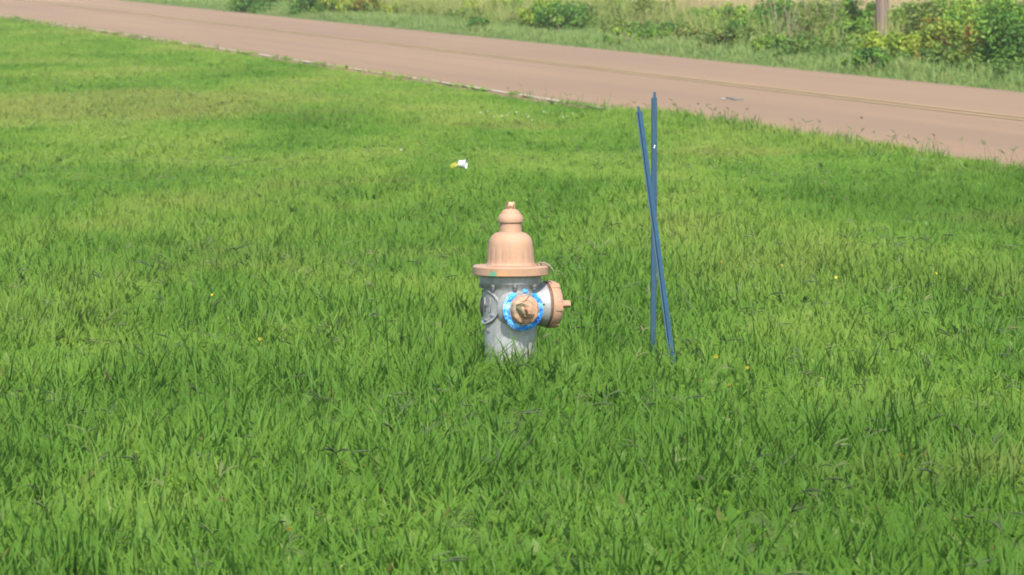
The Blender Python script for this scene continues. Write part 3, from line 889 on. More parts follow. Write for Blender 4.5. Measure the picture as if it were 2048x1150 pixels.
# ------------------------------------------------------------------ utility pole
def build_pole():
    x, y = gp(1761.5, 102)
    bm = bmesh.new()
    r0 = 12.6 / (F_PX / y)
    prof = [(-0.3, r0 * 1.08)] + [(0.5 * k, r0 * (1.06 - 0.018 * k)) for k in range(0, 19)] + [(9.2, r0 * 0.5)]
    rg = random.Random(4)
    ph = [rg.uniform(0, 6.28) for _ in range(4)]
    lathe(bm, prof, segs=28, rad_fn=lambda a, r, th: r * (1 + 0.012 * math.sin(3 * th + ph[0]) + 0.010 * math.sin(7 * th + a * 0.6)))
    o = mesh_obj('utility_pole', bm, mat_wood_pole(), smooth=40)
    o.location = (x, y, float(gz(x, y)))
    o.rotation_euler = (0, R(0.6), 0)
    tag(o, 'weathered brown wooden utility pole standing among the bushes beyond the road', 'utility pole')
build_pole()

# ------------------------------------------------------------------ fire hydrant
AF = R(20.5)                                  # front nozzle points this much right of the camera
N_DIR = Vector((math.sin(AF), -math.cos(AF), 0))
P_DIR = Vector((math.cos(AF), math.sin(AF), 0))
NOZ_Z, PUM_Z = 0.263, 0.271

def axis_matrix(d, z):
    """local Z -> d, at height z on the hydrant axis; local Y stays up"""
    zc = d.normalized(); yc = Vector((0, 0, 1)); xc = yc.cross(zc)
    return Matrix(((xc.x, yc.x, zc.x, 0), (xc.y, yc.y, zc.y, 0), (xc.z, yc.z, zc.z, z), (0, 0, 0, 1)))

def arc(a0, a1, cz, cr, rz, rr, n):
    return [(cz + rz * math.sin(a0 + (a1 - a0) * k / n), cr + rr * math.cos(a0 + (a1 - a0) * k / n)) for k in range(n + 1)]

def text_mesh(s, size, extrude):
    cu = bpy.data.curves.new('lettering', 'FONT')
    cu.body = s; cu.size = size; cu.extrude = extrude; cu.align_x = 'CENTER'; cu.align_y = 'CENTER'
    cu.resolution_u = 3
    o = bpy.data.objects.new('lettering', cu)
    COL.objects.link(o)
    dg = bpy.context.evaluated_depsgraph_get(); dg.update()
    me = bpy.data.meshes.new_from_object(o.evaluated_get(dg))
    COL.objects.unlink(o); bpy.data.objects.remove(o); bpy.data.curves.remove(cu)
    me.materials.clear()
    return me

def wrap_on_barrel(me, th0, z0, r0):
    """bend a flat XY mesh (X = arc length, Y = up, Z = out) round the barrel; th0 = azimuth from -Y towards +X"""
    for v in me.vertices:
        th = th0 + v.co.x / r0
        r = r0 + v.co.z
        v.co = Vector((r * math.sin(th), -r * math.cos(th), z0 + v.co.y))
    me.update()

def build_hydrant():
    root = thing('fire_hydrant', (HYD[0], HYD[1], 0.0), 'peach and silver fire hydrant with a blue foil ring round its front nozzle', 'fire hydrant')
    BR = 0.109
    # barrel
    bm = bmesh.new()
    lathe(bm, [(-0.15, BR), (0.10, BR), (0.20, BR), (0.335, BR), (0.347, BR + 0.004), (0.358, BR + 0.013), (0.366, 0.128), (0.370, 0.130), (0.397, 0.130)], segs=96)
    barrel = mesh_obj('barrel', bm, SILVER, root, smooth=35)
    # emblem: raised oval boss with a rim, wrapped on the barrel
    bm = bmesh.new()
    th_e, z_e, ea, eb = -(math.pi / 2 - AF), 0.268, 0.090, 0.074
    nr, ns = 12, 72
    prev = None
    for i in range(nr + 1):
        f = i / nr
        ring = []
        for k in range(ns):
            a = 2 * math.pi * k / ns
            ff = f * 1.0
            off = 0.0075 if f < 0.86 else 0.0135 if f < 0.95 else 0.002
            ff = {10: 0.86, 11: 0.97}.get(i, f) if i < nr else 1.03
            if i == nr: off = -0.004
            lx, lz = ea * ff * math.cos(a), eb * ff * math.sin(a)
            th = th_e + lx / BR
            r = BR + off
            ring.append(bm.verts.new(Vector((r * math.sin(th), -r * math.cos(th), z_e + lz))))
            if i == 0: break
        if i == 1:
            for k in range(ns): bm.faces.new((prev[0], ring[k], ring[(k + 1) % ns]))
        elif i > 1:
            for k in range(ns): bm.faces.new((prev[k], ring[k], ring[(k + 1) % ns], prev[(k + 1) % ns]))
        prev = ring
    bmesh.ops.recalc_face_normals(bm, faces=bm.faces)
    emblem = mesh_obj('emblem', bm, SILVER, barrel, smooth=30)
    for body, size, th_off, z, mat in (('H', 0.085, 0.22, z_e + 0.006, SILVER), ('N', 0.020, 0.50, z_e - 0.034, SILVER), ('SM', 0.020, 0.10, z_e - 0.056, SILVER)):
        me = text_mesh(body, size, 0.0035)
        wrap_on_barrel(me, th_e + th_off, z, BR + 0.0085)
        mesh_obj('lettering', me, mat, barrel)
    for body, size, th, z in (('K5', 0.021, -0.98, 0.170), ('3', 0.020, -1.0, 0.108)):
        me = text_mesh(body, size, 0.003)
        wrap_on_barrel(me, th, z, BR + 0.001)
        mesh_obj('lettering', me, SILVER, barrel)
    # dark plug low relief on the far left of the barrel
    bm = bmesh.new()
    bmesh.ops.create_uvsphere(bm, u_segments=32, v_segments=20, radius=1.0)
    th = R(-101)
    Ml = Matrix.Translation((0.098 * math.sin(th), -0.098 * math.cos(th), 0.266)) @ Matrix.Rotation(-R(90) + th + R(90), 4, 'Z') @ Matrix.Diagonal((0.052, 0.027, 0.060, 1))
    Ml = Matrix.Translation((0.1045 * math.sin(th), -0.1045 * math.cos(th), 0.266)) @ Matrix.Rotation(th, 4, 'Z') @ Matrix.Diagonal((0.045, 0.026, 0.058, 1))
    bmesh.ops.transform(bm, matrix=Ml, verts=bm.verts)
    mesh_obj('side_plug', bm, DARK_IRON, root, smooth=60)
    # bonnet flange
    bm = bmesh.new()
    lathe(bm, [(0.399, 0.120), (0.399, 0.154), (0.402, 0.1585), (0.433, 0.160), (0.4385, 0.155), (0.440, 0.100)], segs=96)
    mesh_obj('bonnet_flange', bm, PEACH, root, smooth=35)
    # fluted bonnet
    prof = [(0.4405, 0.106), (0.445, 0.101), (0.455, 0.0985), (0.475, 0.0975), (0.495, 0.0965), (0.512, 0.0950), (0.522, 0.0930)]
    prof += [(0.522 + 0.056 * math.sin(q), 0.046 + 0.047 * math.cos(q)) for q in [R(12 * k) for k in range(1, 8)]]
    prof += [(0.579, 0.0475), (0.585, 0.0465), (0.622, 0.0462)]
    def flute(a, r, th):
        k = max(0.0, min(1.0, (a - 0.446) / 0.01)) * max(0.0, min(1.0, (0.525 - a) / 0.02))
        return r * (1 - k * 0.022 * (abs(math.sin(9 * th + 0.5)) ** 6)) 
    bm = bmesh.new()
    lathe(bm, prof, segs=216, rad_fn=flute)
    mesh_obj('bonnet', bm, PEACH, root, smooth=40)
    # weather cap and operating nut
    bm = bmesh.new()
    lathe(bm, [(0.6205, 0.047), (0.6205, 0.0525), (0.626, 0.0535), (0.638, 0.0530), (0.648, 0.0490), (0.655, 0.0425), (0.658, 0.0400), (0.663, 0.0385), (0.671, 0.0300), (0.6755, 0.020), (0.677, 0.012)], segs=72)
    capw = mesh_obj('weather_cap', bm, PEACH, root, smooth=30)
    bm = bmesh.new()
    lathe(bm, [(0.670, 0.0205), (0.688, 0.0210), (0.7040, 0.0212), (0.7045, 0.0205)], M=Matrix.Rotation(0.35, 4, 'Z'), segs=5)
    bmesh.ops.bevel(bm, geom=bm.edges[:], offset=0.0007, segments=1, affect='EDGES')
    mesh_obj('operating_nut', bm, RUSTY, capw, smooth=25)
    # flange bolts
    bme = None
    for k in range(8):
        th = R(-36 + 45 * k)
        if bme is None:
            bm = bmesh.new()
            lathe(bm, [(0.352, 0.0115), (0.354, 0.0125), (0.3655, 0.0125)], segs=6)
            lathe(bm, [(0.344, 0.007), (0.352, 0.007)], segs=10)
            b = mesh_obj('bolt', bm, BOLT_M, root, smooth=30)
            bme = b.data
        else:
            b = link(bpy.data.objects.new('bolt', bme), root)
        b.location = (0.122 * math.sin(th), -0.122 * math.cos(th), 0)
    # front hose nozzle
    M = axis_matrix(N_DIR, NOZ_Z)
    bm = bmesh.new()
    lathe(bm, [(0.085, 0.090), (0.104, 0.080), (0.114, 0.0705), (0.130, 0.0665), (0.160, 0.065)], M, 72, cap_a=False)
    noz = mesh_obj('hose_nozzle', bm, SILVER, root, smooth=40)
    # foil ring: crinkled annulus, torn open at the top
    bm = bmesh.new()
    rg = random.Random(12)
    spans = [(R(118), R(418)), (R(74), R(92))]
    for a0, a1 in spans:
        n = max(6, int((a1 - a0) / R(6.5)))
        prev = None
        for k in range(n + 1):
            a = a0 + (a1 - a0) * k / n
            e = min(1.0, min(k, n - k) / 3.0 + 0.35)
            mid, half = 0.0752, 0.0140 * e
            if a1 - a0 < 1: mid, half = 0.078, 0.009 * e
            row = []
            for j in range(6):
                f = j / 5
                rr = mid + half * (2 * f - 1)
                za = 0.157 - 0.004 * f * f * 2 + rg.uniform(-0.0020, 0.0020)
                row.append(bm.verts.new(M @ Vector((rr * math.cos(a), rr * math.sin(a), za))))
            for j in range(6):       # back skin gives it thickness
                pass
            if prev:
                for j in range(5): bm.faces.new((prev[j], prev[j + 1], row[j + 1], row[j]))
            prev = row
    bmesh.ops.recalc_face_normals(bm, faces=bm.faces)
    bmesh.ops.solidify(bm, geom=bm.faces[:], thickness=0.003)
    mesh_obj('reflective_ring', bm, FOIL, root, smooth=60)
    # hose cap
    bm = bmesh.new()
    def knurl(a, r, th): return r * (1 + (0.012 if a < 0.19 else 0) * math.cos(12 * th))
    lathe(bm, [(0.150, 0.055), (0.152, 0.0605), (0.178, 0.0605), (0.186, 0.0565), (0.190, 0.0490), (0.191, 0.0400), (0.189, 0.0370), (0.191, 0.0345), (0.206, 0.0325), (0.211, 0.0295), (0.212, 0.020)], M, 96, rad_fn=knurl)
    hcap = mesh_obj('hose_cap', bm, AGED, root, smooth=35)
    bm = bmesh.new()
    lathe(bm, [(0.208, 0.0200), (0.238, 0.0185), (0.243, 0.0170)], M @ Matrix.Rotation(0.3, 4, 'Z'), 5)
    bmesh.ops.bevel(bm, geom=bm.edges[:], offset=0.0018, segments=2, affect='EDGES')
    lathe(bm, [(0.2425, 0.0065), (0.2455, 0.006)], M, 16)
    mesh_obj('cap_nut', bm, AGED, hcap, smooth=28)
    bm = bmesh.new()
    for q in (R(262),):
        box(bm, 0.012, 0.014, 0.016, M @ Matrix.Rotation(q, 4, 'Z') @ Matrix.Translation((0.0595, 0, 0.168)), 0.002)
    mesh_obj('cap_lug', bm, AGED, hcap, smooth=30)
    # pumper nozzle
    M = axis_matrix(P_DIR, PUM_Z)
    bm = bmesh.new()
    lathe(bm, [(0.060, 0.092), (0.085, 0.086), (0.105, 0.0865), (0.128, 0.0895), (0.142, 0.0935), (0.146, 0.0935)], M, 80, cap_a=False)
    pum = mesh_obj('pumper_nozzle', bm, SILVER, root, smooth=40)
    bm = bmesh.new()
    lathe(bm, [(0.1462, 0.0900), (0.1462, 0.0925), (0.1575, 0.0915), (0.1575, 0.089)], M, 72)
    mesh_obj('gasket_ring', bm, RUST, pum, smooth=35)
    bm = bmesh.new()
    Mp = axis_matrix(P_DIR, PUM_Z) @ Matrix.Rotation(R(-4), 4, 'Z')
    # screw on the near side of the nozzle (local -X side faces the camera)
    near = -1 if (axis_matrix(P_DIR, 0) @ Vector((1, 0, 0))).y > 0 else 1
    lathe(bm, [(0.0860, 0.0045), (0.0905, 0.0045), (0.091, 0.003)], Mp @ Matrix.Translation((0, 0, 0.116)) @ Matrix.Rotation(R(90) * near, 4, 'Y'), 10)
    mesh_obj('set_screw', bm, DARK_IRON, pum)
    # pumper cap
    bm = bmesh.new()
    lathe(bm, [(0.158, 0.092), (0.158, 0.0985), (0.162, 0.1000), (0.180, 0.0995), (0.195, 0.0965), (0.203, 0.0890), (0.207, 0.0760), (0.209, 0.060), (0.210, 0.030)], M, 96)
    pcap = mesh_obj('pumper_cap', bm, PEACH, root, smooth=35)
    lug = None
    for k in range(6):
        a = R(180 if near < 0 else 0) + R(60 * k + (-4 if near > 0 else 4))
        bm = bmesh.new()
        box(bm, 0.012, 0.030, 0.034, M @ Matrix.Rotation(a, 4, 'Z') @ Matrix.Translation((0.0952, 0, 0.181)), 0.002)
        mesh_obj('cap_lug', bm, PEACH, pcap, smooth=30)
    bm = bmesh.new()
    lathe(bm, [(0.206, 0.020), (0.262, 0.0180), (0.266, 0.0165)], M @ Matrix.Rotation(R(-18), 4, 'Z'), 5)
    bmesh.ops.bevel(bm, geom=bm.edges[:], offset=0.002, segments=2, affect='EDGES')
    mesh_obj('cap_nut', bm, PEACH, pcap, smooth=28)
    return root

build_hydrant()

# ------------------------------------------------------------------ blue steel stakes
def build_stake(bottom, top, spin, label, tip=True):
    """folded channel: web, two turned flanges, pegs along one edge"""
    bx, by, bz = bottom
    root = thing('steel_stake', (bx, by, bz), label, 'fence stake', 'blue steel stakes beside the hydrant')
    d = Vector(top) - Vector(bottom)
    Lm = d.length
    q = d.to_track_quat('Z', 'Y').to_matrix().to_4x4() @ Matrix.Rotation(spin, 4, 'Z')
    # world-up Z axis with X kept to the right
    xa = Vector((1, 0, 0)) - d.normalized() * d.normalized().x; xa.normalize(); ya = d.normalized().cross(xa)
    Mx = Matrix(((xa.x, ya.x, d.normalized().x, 0), (xa.y, ya.y, d.normalized().y, 0), (xa.z, ya.z, d.normalized().z, 0), (0, 0, 0, 1))) @ Matrix.Rotation(spin, 4, 'Z')
    t = 0.0022; w = 0.0088; dp = 0.012
    out = [(-w, 0.0), (w, 0.0), (w, dp), (w + 0.0035, dp + 0.001), (w + 0.0035, dp + 0.001 + t), (w - t, dp + t), (w - t, t), (-w + t, t), (-w + t, dp + t), (-w - 0.0035, dp + 0.001 + t), (-w - 0.0035, dp + 0.001), (-w, dp)]
    bm = bmesh.new()
    rings = []
    zs = [-0.12, 0.0, Lm * 0.25, Lm * 0.5, Lm * 0.75, Lm - 0.012]
    for z in zs:
        bend = 0.0015 * math.sin(z * 3)
        rings.append([bm.verts.new(Mx @ Vector((x + bend, y, z))) for x, y in out])
    for i in range(len(rings) - 1):
        for k in range(len(out)):
            bm.faces.new((rings[i][k], rings[i][(k + 1) % len(out)], rings[i + 1][(k + 1) % len(out)], rings[i + 1][k]))
    f = bm.faces.new(rings[-1]); f2 = bm.faces.new(rings[0][::-1])
    bmesh.ops.triangulate(bm, faces=[f, f2])
    post = mesh_obj('channel', bm, BLUE, root)
    bm = bmesh.new()
    box(bm, 0.012, 0.0025, 0.024, Mx @ Matrix.Translation((0.001, dp + 0.0012, Lm)), 0.0006)
    mesh_obj('top_tab', bm, BLUE, post)
    bm = bmesh.new()
    box(bm, 0.005, 0.004, 0.006, Matrix(), 0.001)
    pm = bpy.data.meshes.new('peg'); bm.to_mesh(pm); bm.free(); pm.materials.append(DARK_IRON)
    n = 14
    for k in range(n):
        o = link(bpy.data.objects.new('peg', pm), post)
        z = 0.10 + (Lm - 0.2) * k / (n - 1)
        o.matrix_local = Mx @ Matrix.Translation((w + 0.0022, dp - 0.002, z))
    if tip:
        bm = bmesh.new()
        box(bm, 0.0036, 0.0012, 0.013, Mx @ Matrix.Translation((0.0025, -0.0007, Lm * 0.807)) @ Matrix.Rotation(0.25, 4, 'Y'), 0.0003)
        mesh_obj('paper_scrap', bm, mat_simple('white_scrap', (0.6, 0.6, 0.58), (0.75, 0.75, 0.72), 30), root)
    return root

def zat(v, D): return CAM_H - (v - HORIZON) * D / F_PX
D1 = 23.4
build_stake(((1306.5 - 1024) / F_PX * D1, D1, 0.0), ((1308.5 - 1024) / F_PX * D1, D1 + 0.01, zat(189, D1)), R(-3), 'upright blue steel stake with a white paper scrap, the taller of two')
D2, D3 = 22.9, 23.15
build_stake(((1351 - 1024) / F_PX * D2, D2, 0.0), ((1280 - 1024) / F_PX * D3, D3, zat(216, D3)), R(30), 'leaning blue steel stake crossing in front of the upright one', tip=False)

# ------------------------------------------------------------------ litter and small things
def crumple_sheet(w, d, h, seed, nx=14, ny=10, fold=0.3):
    rg = random.Random(seed)
    bm = bmesh.new()
    rows = []
    for j in range(ny + 1):
        row = []
        for i in range(nx + 1):
            fx, fy = i / nx - 0.5, j / ny - 0.5
            z = h * (1 - (2 * fx) ** 2 * 0.8) * (1 - (2 * fy) ** 2 * 0.6) + rg.uniform(-1, 1) * h * fold * 0.5
            row.append(bm.verts.new((fx * w + rg.uniform(-.004, .004), fy * d + rg.uniform(-.004, .004), z)))
        rows.append(row)
    for j in range(ny):
        for i in range(nx):
            bm.faces.new((rows[j][i], rows[j][i + 1], rows[j + 1][i + 1], rows[j + 1][i]))
    bmesh.ops.solidify(bm, geom=bm.faces[:], thickness=0.0012)
    return bm

def build_litter():
    x, y = gp(921, 356)
    z = float(gz(x, y)) + 0.05
    root = thing('crumpled_cup', (x, y, z), 'crumpled white and yellow paper cup lying in the grass behind the hydrant', 'litter')
    rg = random.Random(3)
    bm = bmesh.new()
    M = Matrix.Translation((-0.012, 0, 0.018)) @ Matrix.Rotation(R(90), 4, 'Y') @ Matrix.Rotation(R(14), 4, 'X')
    lathe(bm, [(0.0, 0.030), (0.02, 0.033), (0.04, 0.035), (0.058, 0.037), (0.060, 0.039), (0.062, 0.037), (0.050, 0.032)], M, 22, rad_fn=lambda a, r, th: r * (1 + 0.10 * math.sin(3 * th + a * 40) + rg.uniform(-.05, .05)), cap_b=False)
    wh = mat_simple('white_waxed_paper', (0.36, 0.37, 0.35), (0.50, 0.51, 0.49), 40, 0.4)
    mesh_obj('cup_body', bm, wh, root, smooth=40)
    bm = crumple_sheet(0.072, 0.07, 0.034, 5, fold=0.5)
    ye = mat_simple('yellow_printed_paper', (0.34, 0.32, 0.03), (0.50, 0.49, 0.06), 45, 0.4)
    o = mesh_obj('torn_sleeve', bm, ye, root)
    o.location = (-0.048, -0.002, -0.004); o.rotation_euler = (0.25, -0.18, 0.3)
    root.scale = (0.88, 0.88, 0.88)

    # strip of debris on the road
    x, y = gp(1466, 203)
    z = road_z(s_of(x, y)) + 0.006
    pl = mat_simple('grey_plastic', (0.045, 0.047, 0.04), (0.13, 0.13, 0.11), 30, 0.6)
    bm = bmesh.new()
    tube(bm, [(-0.075, 0.06, 0.015), (-0.05, 0.03, 0.026), (-0.03, 0.02, 0.016), (-0.005, -0.02, 0.012), (0.02, -0.05, 0.008), (0.06, -0.045, 0.010), (0.11, -0.03, 0.012)], [0.006, 0.011, 0.010, 0.012, 0.010, 0.008, 0.009], 6)
    tube(bm, [(-0.02, 0.05, 0.016), (0.01, 0.03, 0.020), (0.045, 0.06, 0.010)], [0.004, 0.005, 0.003], 5)
    o = mesh_obj('road_debris', bm, pl); o.location = (x, y, z)
    tag(o, 'twisted grey scrap of plastic strip lying on the near lane of the road', 'debris')
    x, y = gp(1447, 201)
    bm = crumple_sheet(0.05, 0.14, 0.012, 9, 6, 6)
    o = mesh_obj('paper_scrap', bm, wh); o.location = (x, y, road_z(s_of(x, y)) + 0.006)
    tag(o, 'tiny white paper scrap on the road just left of the grey plastic strip', 'litter')
    for u, v, lab in ((1396, 210, 'dark pebble on the road left of the plastic strip, near the stakes'), (1723, 239, 'dark pebble on the near lane right of the plastic strip')):
        x, y = gp(u, v)
        bm = bmesh.new()
        bmesh.ops.create_icosphere(bm, subdivisions=2, radius=0.012)
        for vv in bm.verts: vv.co = Vector((vv.co.x * 1.2, vv.co.y, vv.co.z * 0.7)) * rg.uniform(0.85, 1.15)
        o = mesh_obj('pebble', bm, DARK_IRON); o.location = (x, y, road_z(s_of(x, y)) + 0.006)
        tag(o, lab, 'pebble')

    # curled dry leaf on the bonnet flange
    fl = 0.4405
    dl = mat_simple('dry_leaf_tan', (0.20, 0.15, 0.10), (0.34, 0.27, 0.19), 60, 0.8)
    bm = bmesh.new()
    path = [(0.108, 0.000, fl + 0.006), (0.118, -0.008, fl + 0.013), (0.134, -0.014, fl + 0.012), (0.150, -0.018, fl + 0.009), (0.164, -0.020, fl + 0.001), (0.176, -0.022, fl - 0.014), (0.182, -0.024, fl - 0.024)]
    wd = [0.003, 0.012, 0.018, 0.018, 0.014, 0.008, 0.001]
    rows = []
    for p, w in zip(path, wd):
        p = Vector(p); rows.append([bm.verts.new(p + Vector((0.002, w, -0.003))), bm.verts.new(p + Vector((0, 0, 0.002))), bm.verts.new(p + Vector((-0.002, -w, -0.004)))])
    for a, b in zip(rows[:-1], rows[1:]):
        for j in range(2): bm.faces.new((a[j], a[j + 1], b[j + 1], b[j]))
    bmesh.ops.solidify(bm, geom=bm.faces[:], thickness=0.0008)
    o = mesh_obj('dry_leaf', bm, dl); o.location = (HYD[0], HYD[1], 0)
    tag(o, 'curled tan dry leaf hanging over the edge of the hydrant flange', 'leaf')
    hk = mat_simple('husk_brown', (0.13, 0.06, 0.03), (0.24, 0.12, 0.06), 80, 0.8)
    for dx, dy, sz, lab in ((0.112, -0.030, 0.006, 'small reddish seed husk on the hydrant flange beside the dome'), (0.128, -0.024, 0.005, 'dark crumb on the hydrant flange between husk and curled leaf')):
        bm = bmesh.new()
        bmesh.ops.create_icosphere(bm, subdivisions=2, radius=sz)
        for vv in bm.verts: vv.co = Vector((vv.co.x * 0.7, vv.co.y * 0.7, vv.co.z * 1.25)) * rg.uniform(0.85, 1.1)
        o = mesh_obj('seed_husk', bm, hk if dx < .12 else DARK_IRON); o.location = (HYD[0] + dx, HYD[1] + dy, fl + sz * 0.9)
        tag(o, lab, 'husk')

    # grass sprig caught on the front cap
    M = axis_matrix(N_DIR, NOZ_Z)
    gm = mat_simple('wilted_blade', (0.07, 0.10, 0.04), (0.16, 0.17, 0.07), 70, 0.7)
    bm = bmesh.new()
    flip = 1 if (M.to_3x3() @ Vector((1, 0, 0))).x > 0 else -1
    def rib(pts, w0, w1):
        prev = None
        n = len(pts)
        for i, p in enumerate(pts):
            w = w0 + (w1 - w0) * i / (n - 1)
            d = Vector(pts[min(i + 1, n - 1)]) - Vector(pts[max(i - 1, 0)])
            sd = Vector((-d.y, d.x, 0)).normalized() * w
            p = Vector(p)
            row = [bm.verts.new(M @ Vector(((p + sd).x * flip, (p + sd).y, p.z))), bm.verts.new(M @ Vector(((p - sd).x * flip, (p - sd).y, p.z + 0.001)))]
            if prev: bm.faces.new((prev[0], prev[1], row[1], row[0]))
            prev = row
    rib([(0.024, 0.075, 0.178), (0.005, 0.055, 0.196), (-0.022, 0.030, 0.206), (-0.034, 0.018, 0.204)], 0.0014, 0.0010)
    rib([(-0.048, 0.020, 0.196), (-0.030, 0.028, 0.212), (-0.010, 0.020, 0.222), (0.014, 0.012, 0.232)], 0.0050, 0.0010)
    rib([(-0.046, 0.018, 0.198), (-0.034, 0.004, 0.214), (-0.020, -0.014, 0.220), (-0.014, -0.026, 0.222)], 0.0060, 0.0012)
    rib([(-0.024, -0.012, 0.212), (-0.020, -0.040, 0.204), (-0.012, -0.066, 0.188)], 0.0030, 0.0008)
    rib([(0.050, 0.048, 0.172), (0.066, 0.036, 0.175), (0.084, 0.028, 0.165)], 0.0016, 0.0009)
    bmesh.ops.solidify(bm, geom=bm.faces[:], thickness=0.0006)
    o = mesh_obj('grass_sprig', bm, gm); o.location = (HYD[0], HYD[1], 0)
    tag(o, 'wilted grass sprig caught across the front cap of the hydrant', 'grass sprig')

build_litter()

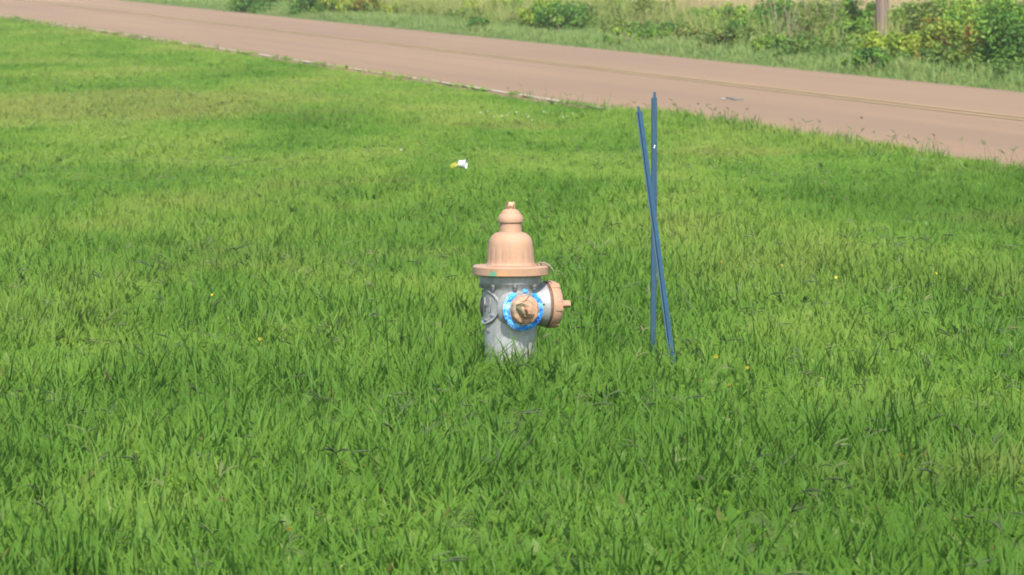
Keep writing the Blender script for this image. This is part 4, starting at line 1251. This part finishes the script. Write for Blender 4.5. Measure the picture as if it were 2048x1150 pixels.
def build_flowers():
    pet = mat_simple('yellow_petals', (0.45, 0.35, 0.01), (0.56, 0.46, 0.02), 40, 0.5)
    def flower_mesh():
        bm = bmesh.new()
        for k in range(5):
            a = 2 * math.pi * k / 5
            c = bm.verts.new((0, 0, 0.0)); r = 0.011
            p = [bm.verts.new((r * f * math.cos(a + o), r * f * math.sin(a + o), 0.004 * f)) for f, o in ((0.7, -.5), (1.05, -.2), (1.05, .2), (0.7, .5))]
            bm.faces.new([c] + p)
        bmesh.ops.solidify(bm, geom=bm.faces[:], thickness=0.0012)
        me = bpy.data.meshes.new('bloom'); bm.to_mesh(me); bm.free(); me.materials.append(pet)
        return me
    bloom = flower_mesh()
    bm = bmesh.new(); tube(bm, [(0, 0, -0.12), (0.004, 0, -0.05), (0, 0, 0)], [0.0015, 0.0013, 0.001], 4)
    stem = bpy.data.meshes.new('stem'); bm.to_mesh(stem); bm.free(); stem.materials.append(STALK)
    spots = [(1461, 772, 'yellow flower nearest below the other two right of the stakes'), (1496, 737, 'yellow flower rightmost of the three near the foot of the stakes'),
             (1433, 714, 'yellow flower closest to the foot of the leaning stake'), (1804, 914, 'yellow flower alone in the near grass towards the right border'),
             (576, 1063, 'yellow flower nearest to the camera, low in the front grass'), (423, 590, 'yellow flower leftmost in the middle of the lawn'),
             (518, 679, 'yellow flower left of the hydrant, between it and the leftmost one'), (1443, 524, 'tiny yellow flower right of the stakes at middle height'),
             (1565, 531, 'faint yellow flower second from the stakes at middle height'), (1673, 555, 'yellow flower midway between stakes and right border'),
             (1874, 547, 'yellow flower farthest right in the middle of the lawn')]
    rg = random.Random(8)
    for i, (u, v, lab) in enumerate(spots):
        h = 0.155 if v > 650 else 0.125
        d = (CAM_H - h) * F_PX / (v - HORIZON)
        x = (u - W_PX / 2) / F_PX * d
        root = thing('yellow_flower', (x, d, h), lab, 'flower', 'small yellow flowers scattered in the lawn')
        s = 1.0 if v > 650 else 0.8
        b = link(bpy.data.objects.new('bloom', bloom), root)
        b.rotation_euler = (R(55) + rg.uniform(-.3, .3), rg.uniform(-.3, .3), rg.uniform(-.6, .6)); b.scale = (0.75 * s, 0.75 * s, 0.75 * s)
        link(bpy.data.objects.new('stem', stem), root)
    # white clover heads near the road edge
    wm = mat_simple('clover_white', (0.34, 0.36, 0.24), (0.48, 0.50, 0.38), 200, 0.7)
    bm = bmesh.new()
    for k in range(16):
        a = k * 2.4; f = k / 15
        z = 0.010 * (1 - 2 * f); r = 0.009 * math.sqrt(max(0.05, 1 - (1 - 2 * f) ** 2))
        box(bm, 0.004, 0.004, 0.009, Matrix.Translation((r * math.cos(a), r * math.sin(a), z)) @ Matrix.Rotation(a, 4, 'Z') @ Matrix.Rotation(R(90) * f, 4, 'Y'))
    head = bpy.data.meshes.new('clover'); bm.to_mesh(head); bm.free(); head.materials.append(wm)
    pts = [(975, 221), (989, 224), (988, 234), (1003, 232), (1014, 229), (1018, 224), (1033, 223), (1053, 227), (1057, 232), (1087, 222), (1092, 223), (1124, 225), (1126, 233), (1135, 231), (1146, 226), (1170, 227), (802, 300), (1064, 240), (961, 224)]
    for i, (u, v) in enumerate(pts):
        h = 0.075
        d = (CAM_H - h) * F_PX / (v - HORIZON)
        x = (u - W_PX / 2) / F_PX * d
        o = link(bpy.data.objects.new('white_clover', head))
        h += float(gz(x, d))
        o.location = (x, d, h)
        s = rg.uniform(0.35, 0.65); o.scale = (s, s, s)
        if i == 16: tag(o, 'single white clover head in the mid lawn, far left of the litter', 'flower', 'white clover heads in the lawn')
        else: tag(o, 'white clover head in the sparse white cluster near the road edge', 'flower', 'white clover heads in the lawn')
    # orange bloom in the verge weeds
    om = mat_simple('orange_petals', (0.50, 0.12, 0.03), (0.62, 0.20, 0.05), 60, 0.6)
    x, y = gp(1428, 93)
    k = F_PX / y
    root = thing('orange_flower', (x, y - 0.2, 0.02), 'orange bloom among low weeds at the far verge', 'flower')
    bm = bmesh.new()
    for j in range(6):
        a = 2 * math.pi * j / 6
        q = [bm.verts.new(Vector((math.cos(a + o) * f, math.sin(a + o) * f, 0.02 * f / 0.06))) for f, o in ((0.004, 0), (0.045, -.35), (0.065, 0), (0.045, .35))]
        bm.faces.new(q)
    bmesh.ops.solidify(bm, geom=bm.faces[:], thickness=0.002)
    hgt = 20 / k
    o = mesh_obj('bloom', bm, om, root); o.location = (0, 0, hgt); o.rotation_euler = (R(50), 0.2, 0)
    bm = bmesh.new(); tube(bm, [(0, 0, -0.03), (0.01, 0, hgt * .5), (0, 0, hgt)], [0.004, 0.003, 0.003], 4)
    mesh_obj('stem', bm, STALK, root)
    # two fallen leaves in the front grass
    rl = mat_simple('red_dead_leaf', (0.07, 0.025, 0.018), (0.13, 0.055, 0.032), 60, 0.7)
    for u, v, lab, rz in ((211, 752, 'small dark red leaf upright in the grass at the left', 1.2), (437, 1000, 'reddish brown fallen leaf low in the front grass', 0.3)):
        h = 0.09
        d = (CAM_H - h) * F_PX / (v - HORIZON); x = (u - W_PX / 2) / F_PX * d
        bm = bmesh.new()
        P = [bm.verts.new(c) for c in ((-.022, 0, 0), (-.008, .007, .003), (.010, .006, .003), (.024, 0, -.002), (.010, -.006, .002), (-.008, -.007, .003))]
        bm.faces.new(P); bmesh.ops.solidify(bm, geom=bm.faces[:], thickness=0.001)
        o = mesh_obj('fallen_leaf', bm, rl); o.location = (x, d, h); o.rotation_euler = (0.9, rz, 0.2)
        tag(o, lab, 'leaf')
build_flowers()

# ------------------------------------------------------------------ summer haze
def build_haze():
    bm = bmesh.new()
    box(bm, 6600, 5700, 12.5, Matrix.Translation((0, 2450, 4.7)))
    m = bpy.data.materials.new('haze_air')
    m.use_nodes = True
    nt = m.node_tree; nt.nodes.clear()
    out = nt.nodes.new('ShaderNodeOutputMaterial')
    v = nt.nodes.new('ShaderNodeVolumePrincipled')
    v.inputs['Color'].default_value = (0.96, 0.94, 0.82, 1)
    v.inputs['Density'].default_value = 0.0003
    v.inputs['Anisotropy'].default_value = 0.0
    nt.links.new(v.outputs[0], out.inputs['Volume'])
    tag(mesh_obj('haze', bm, m), kind='stuff')
build_haze()
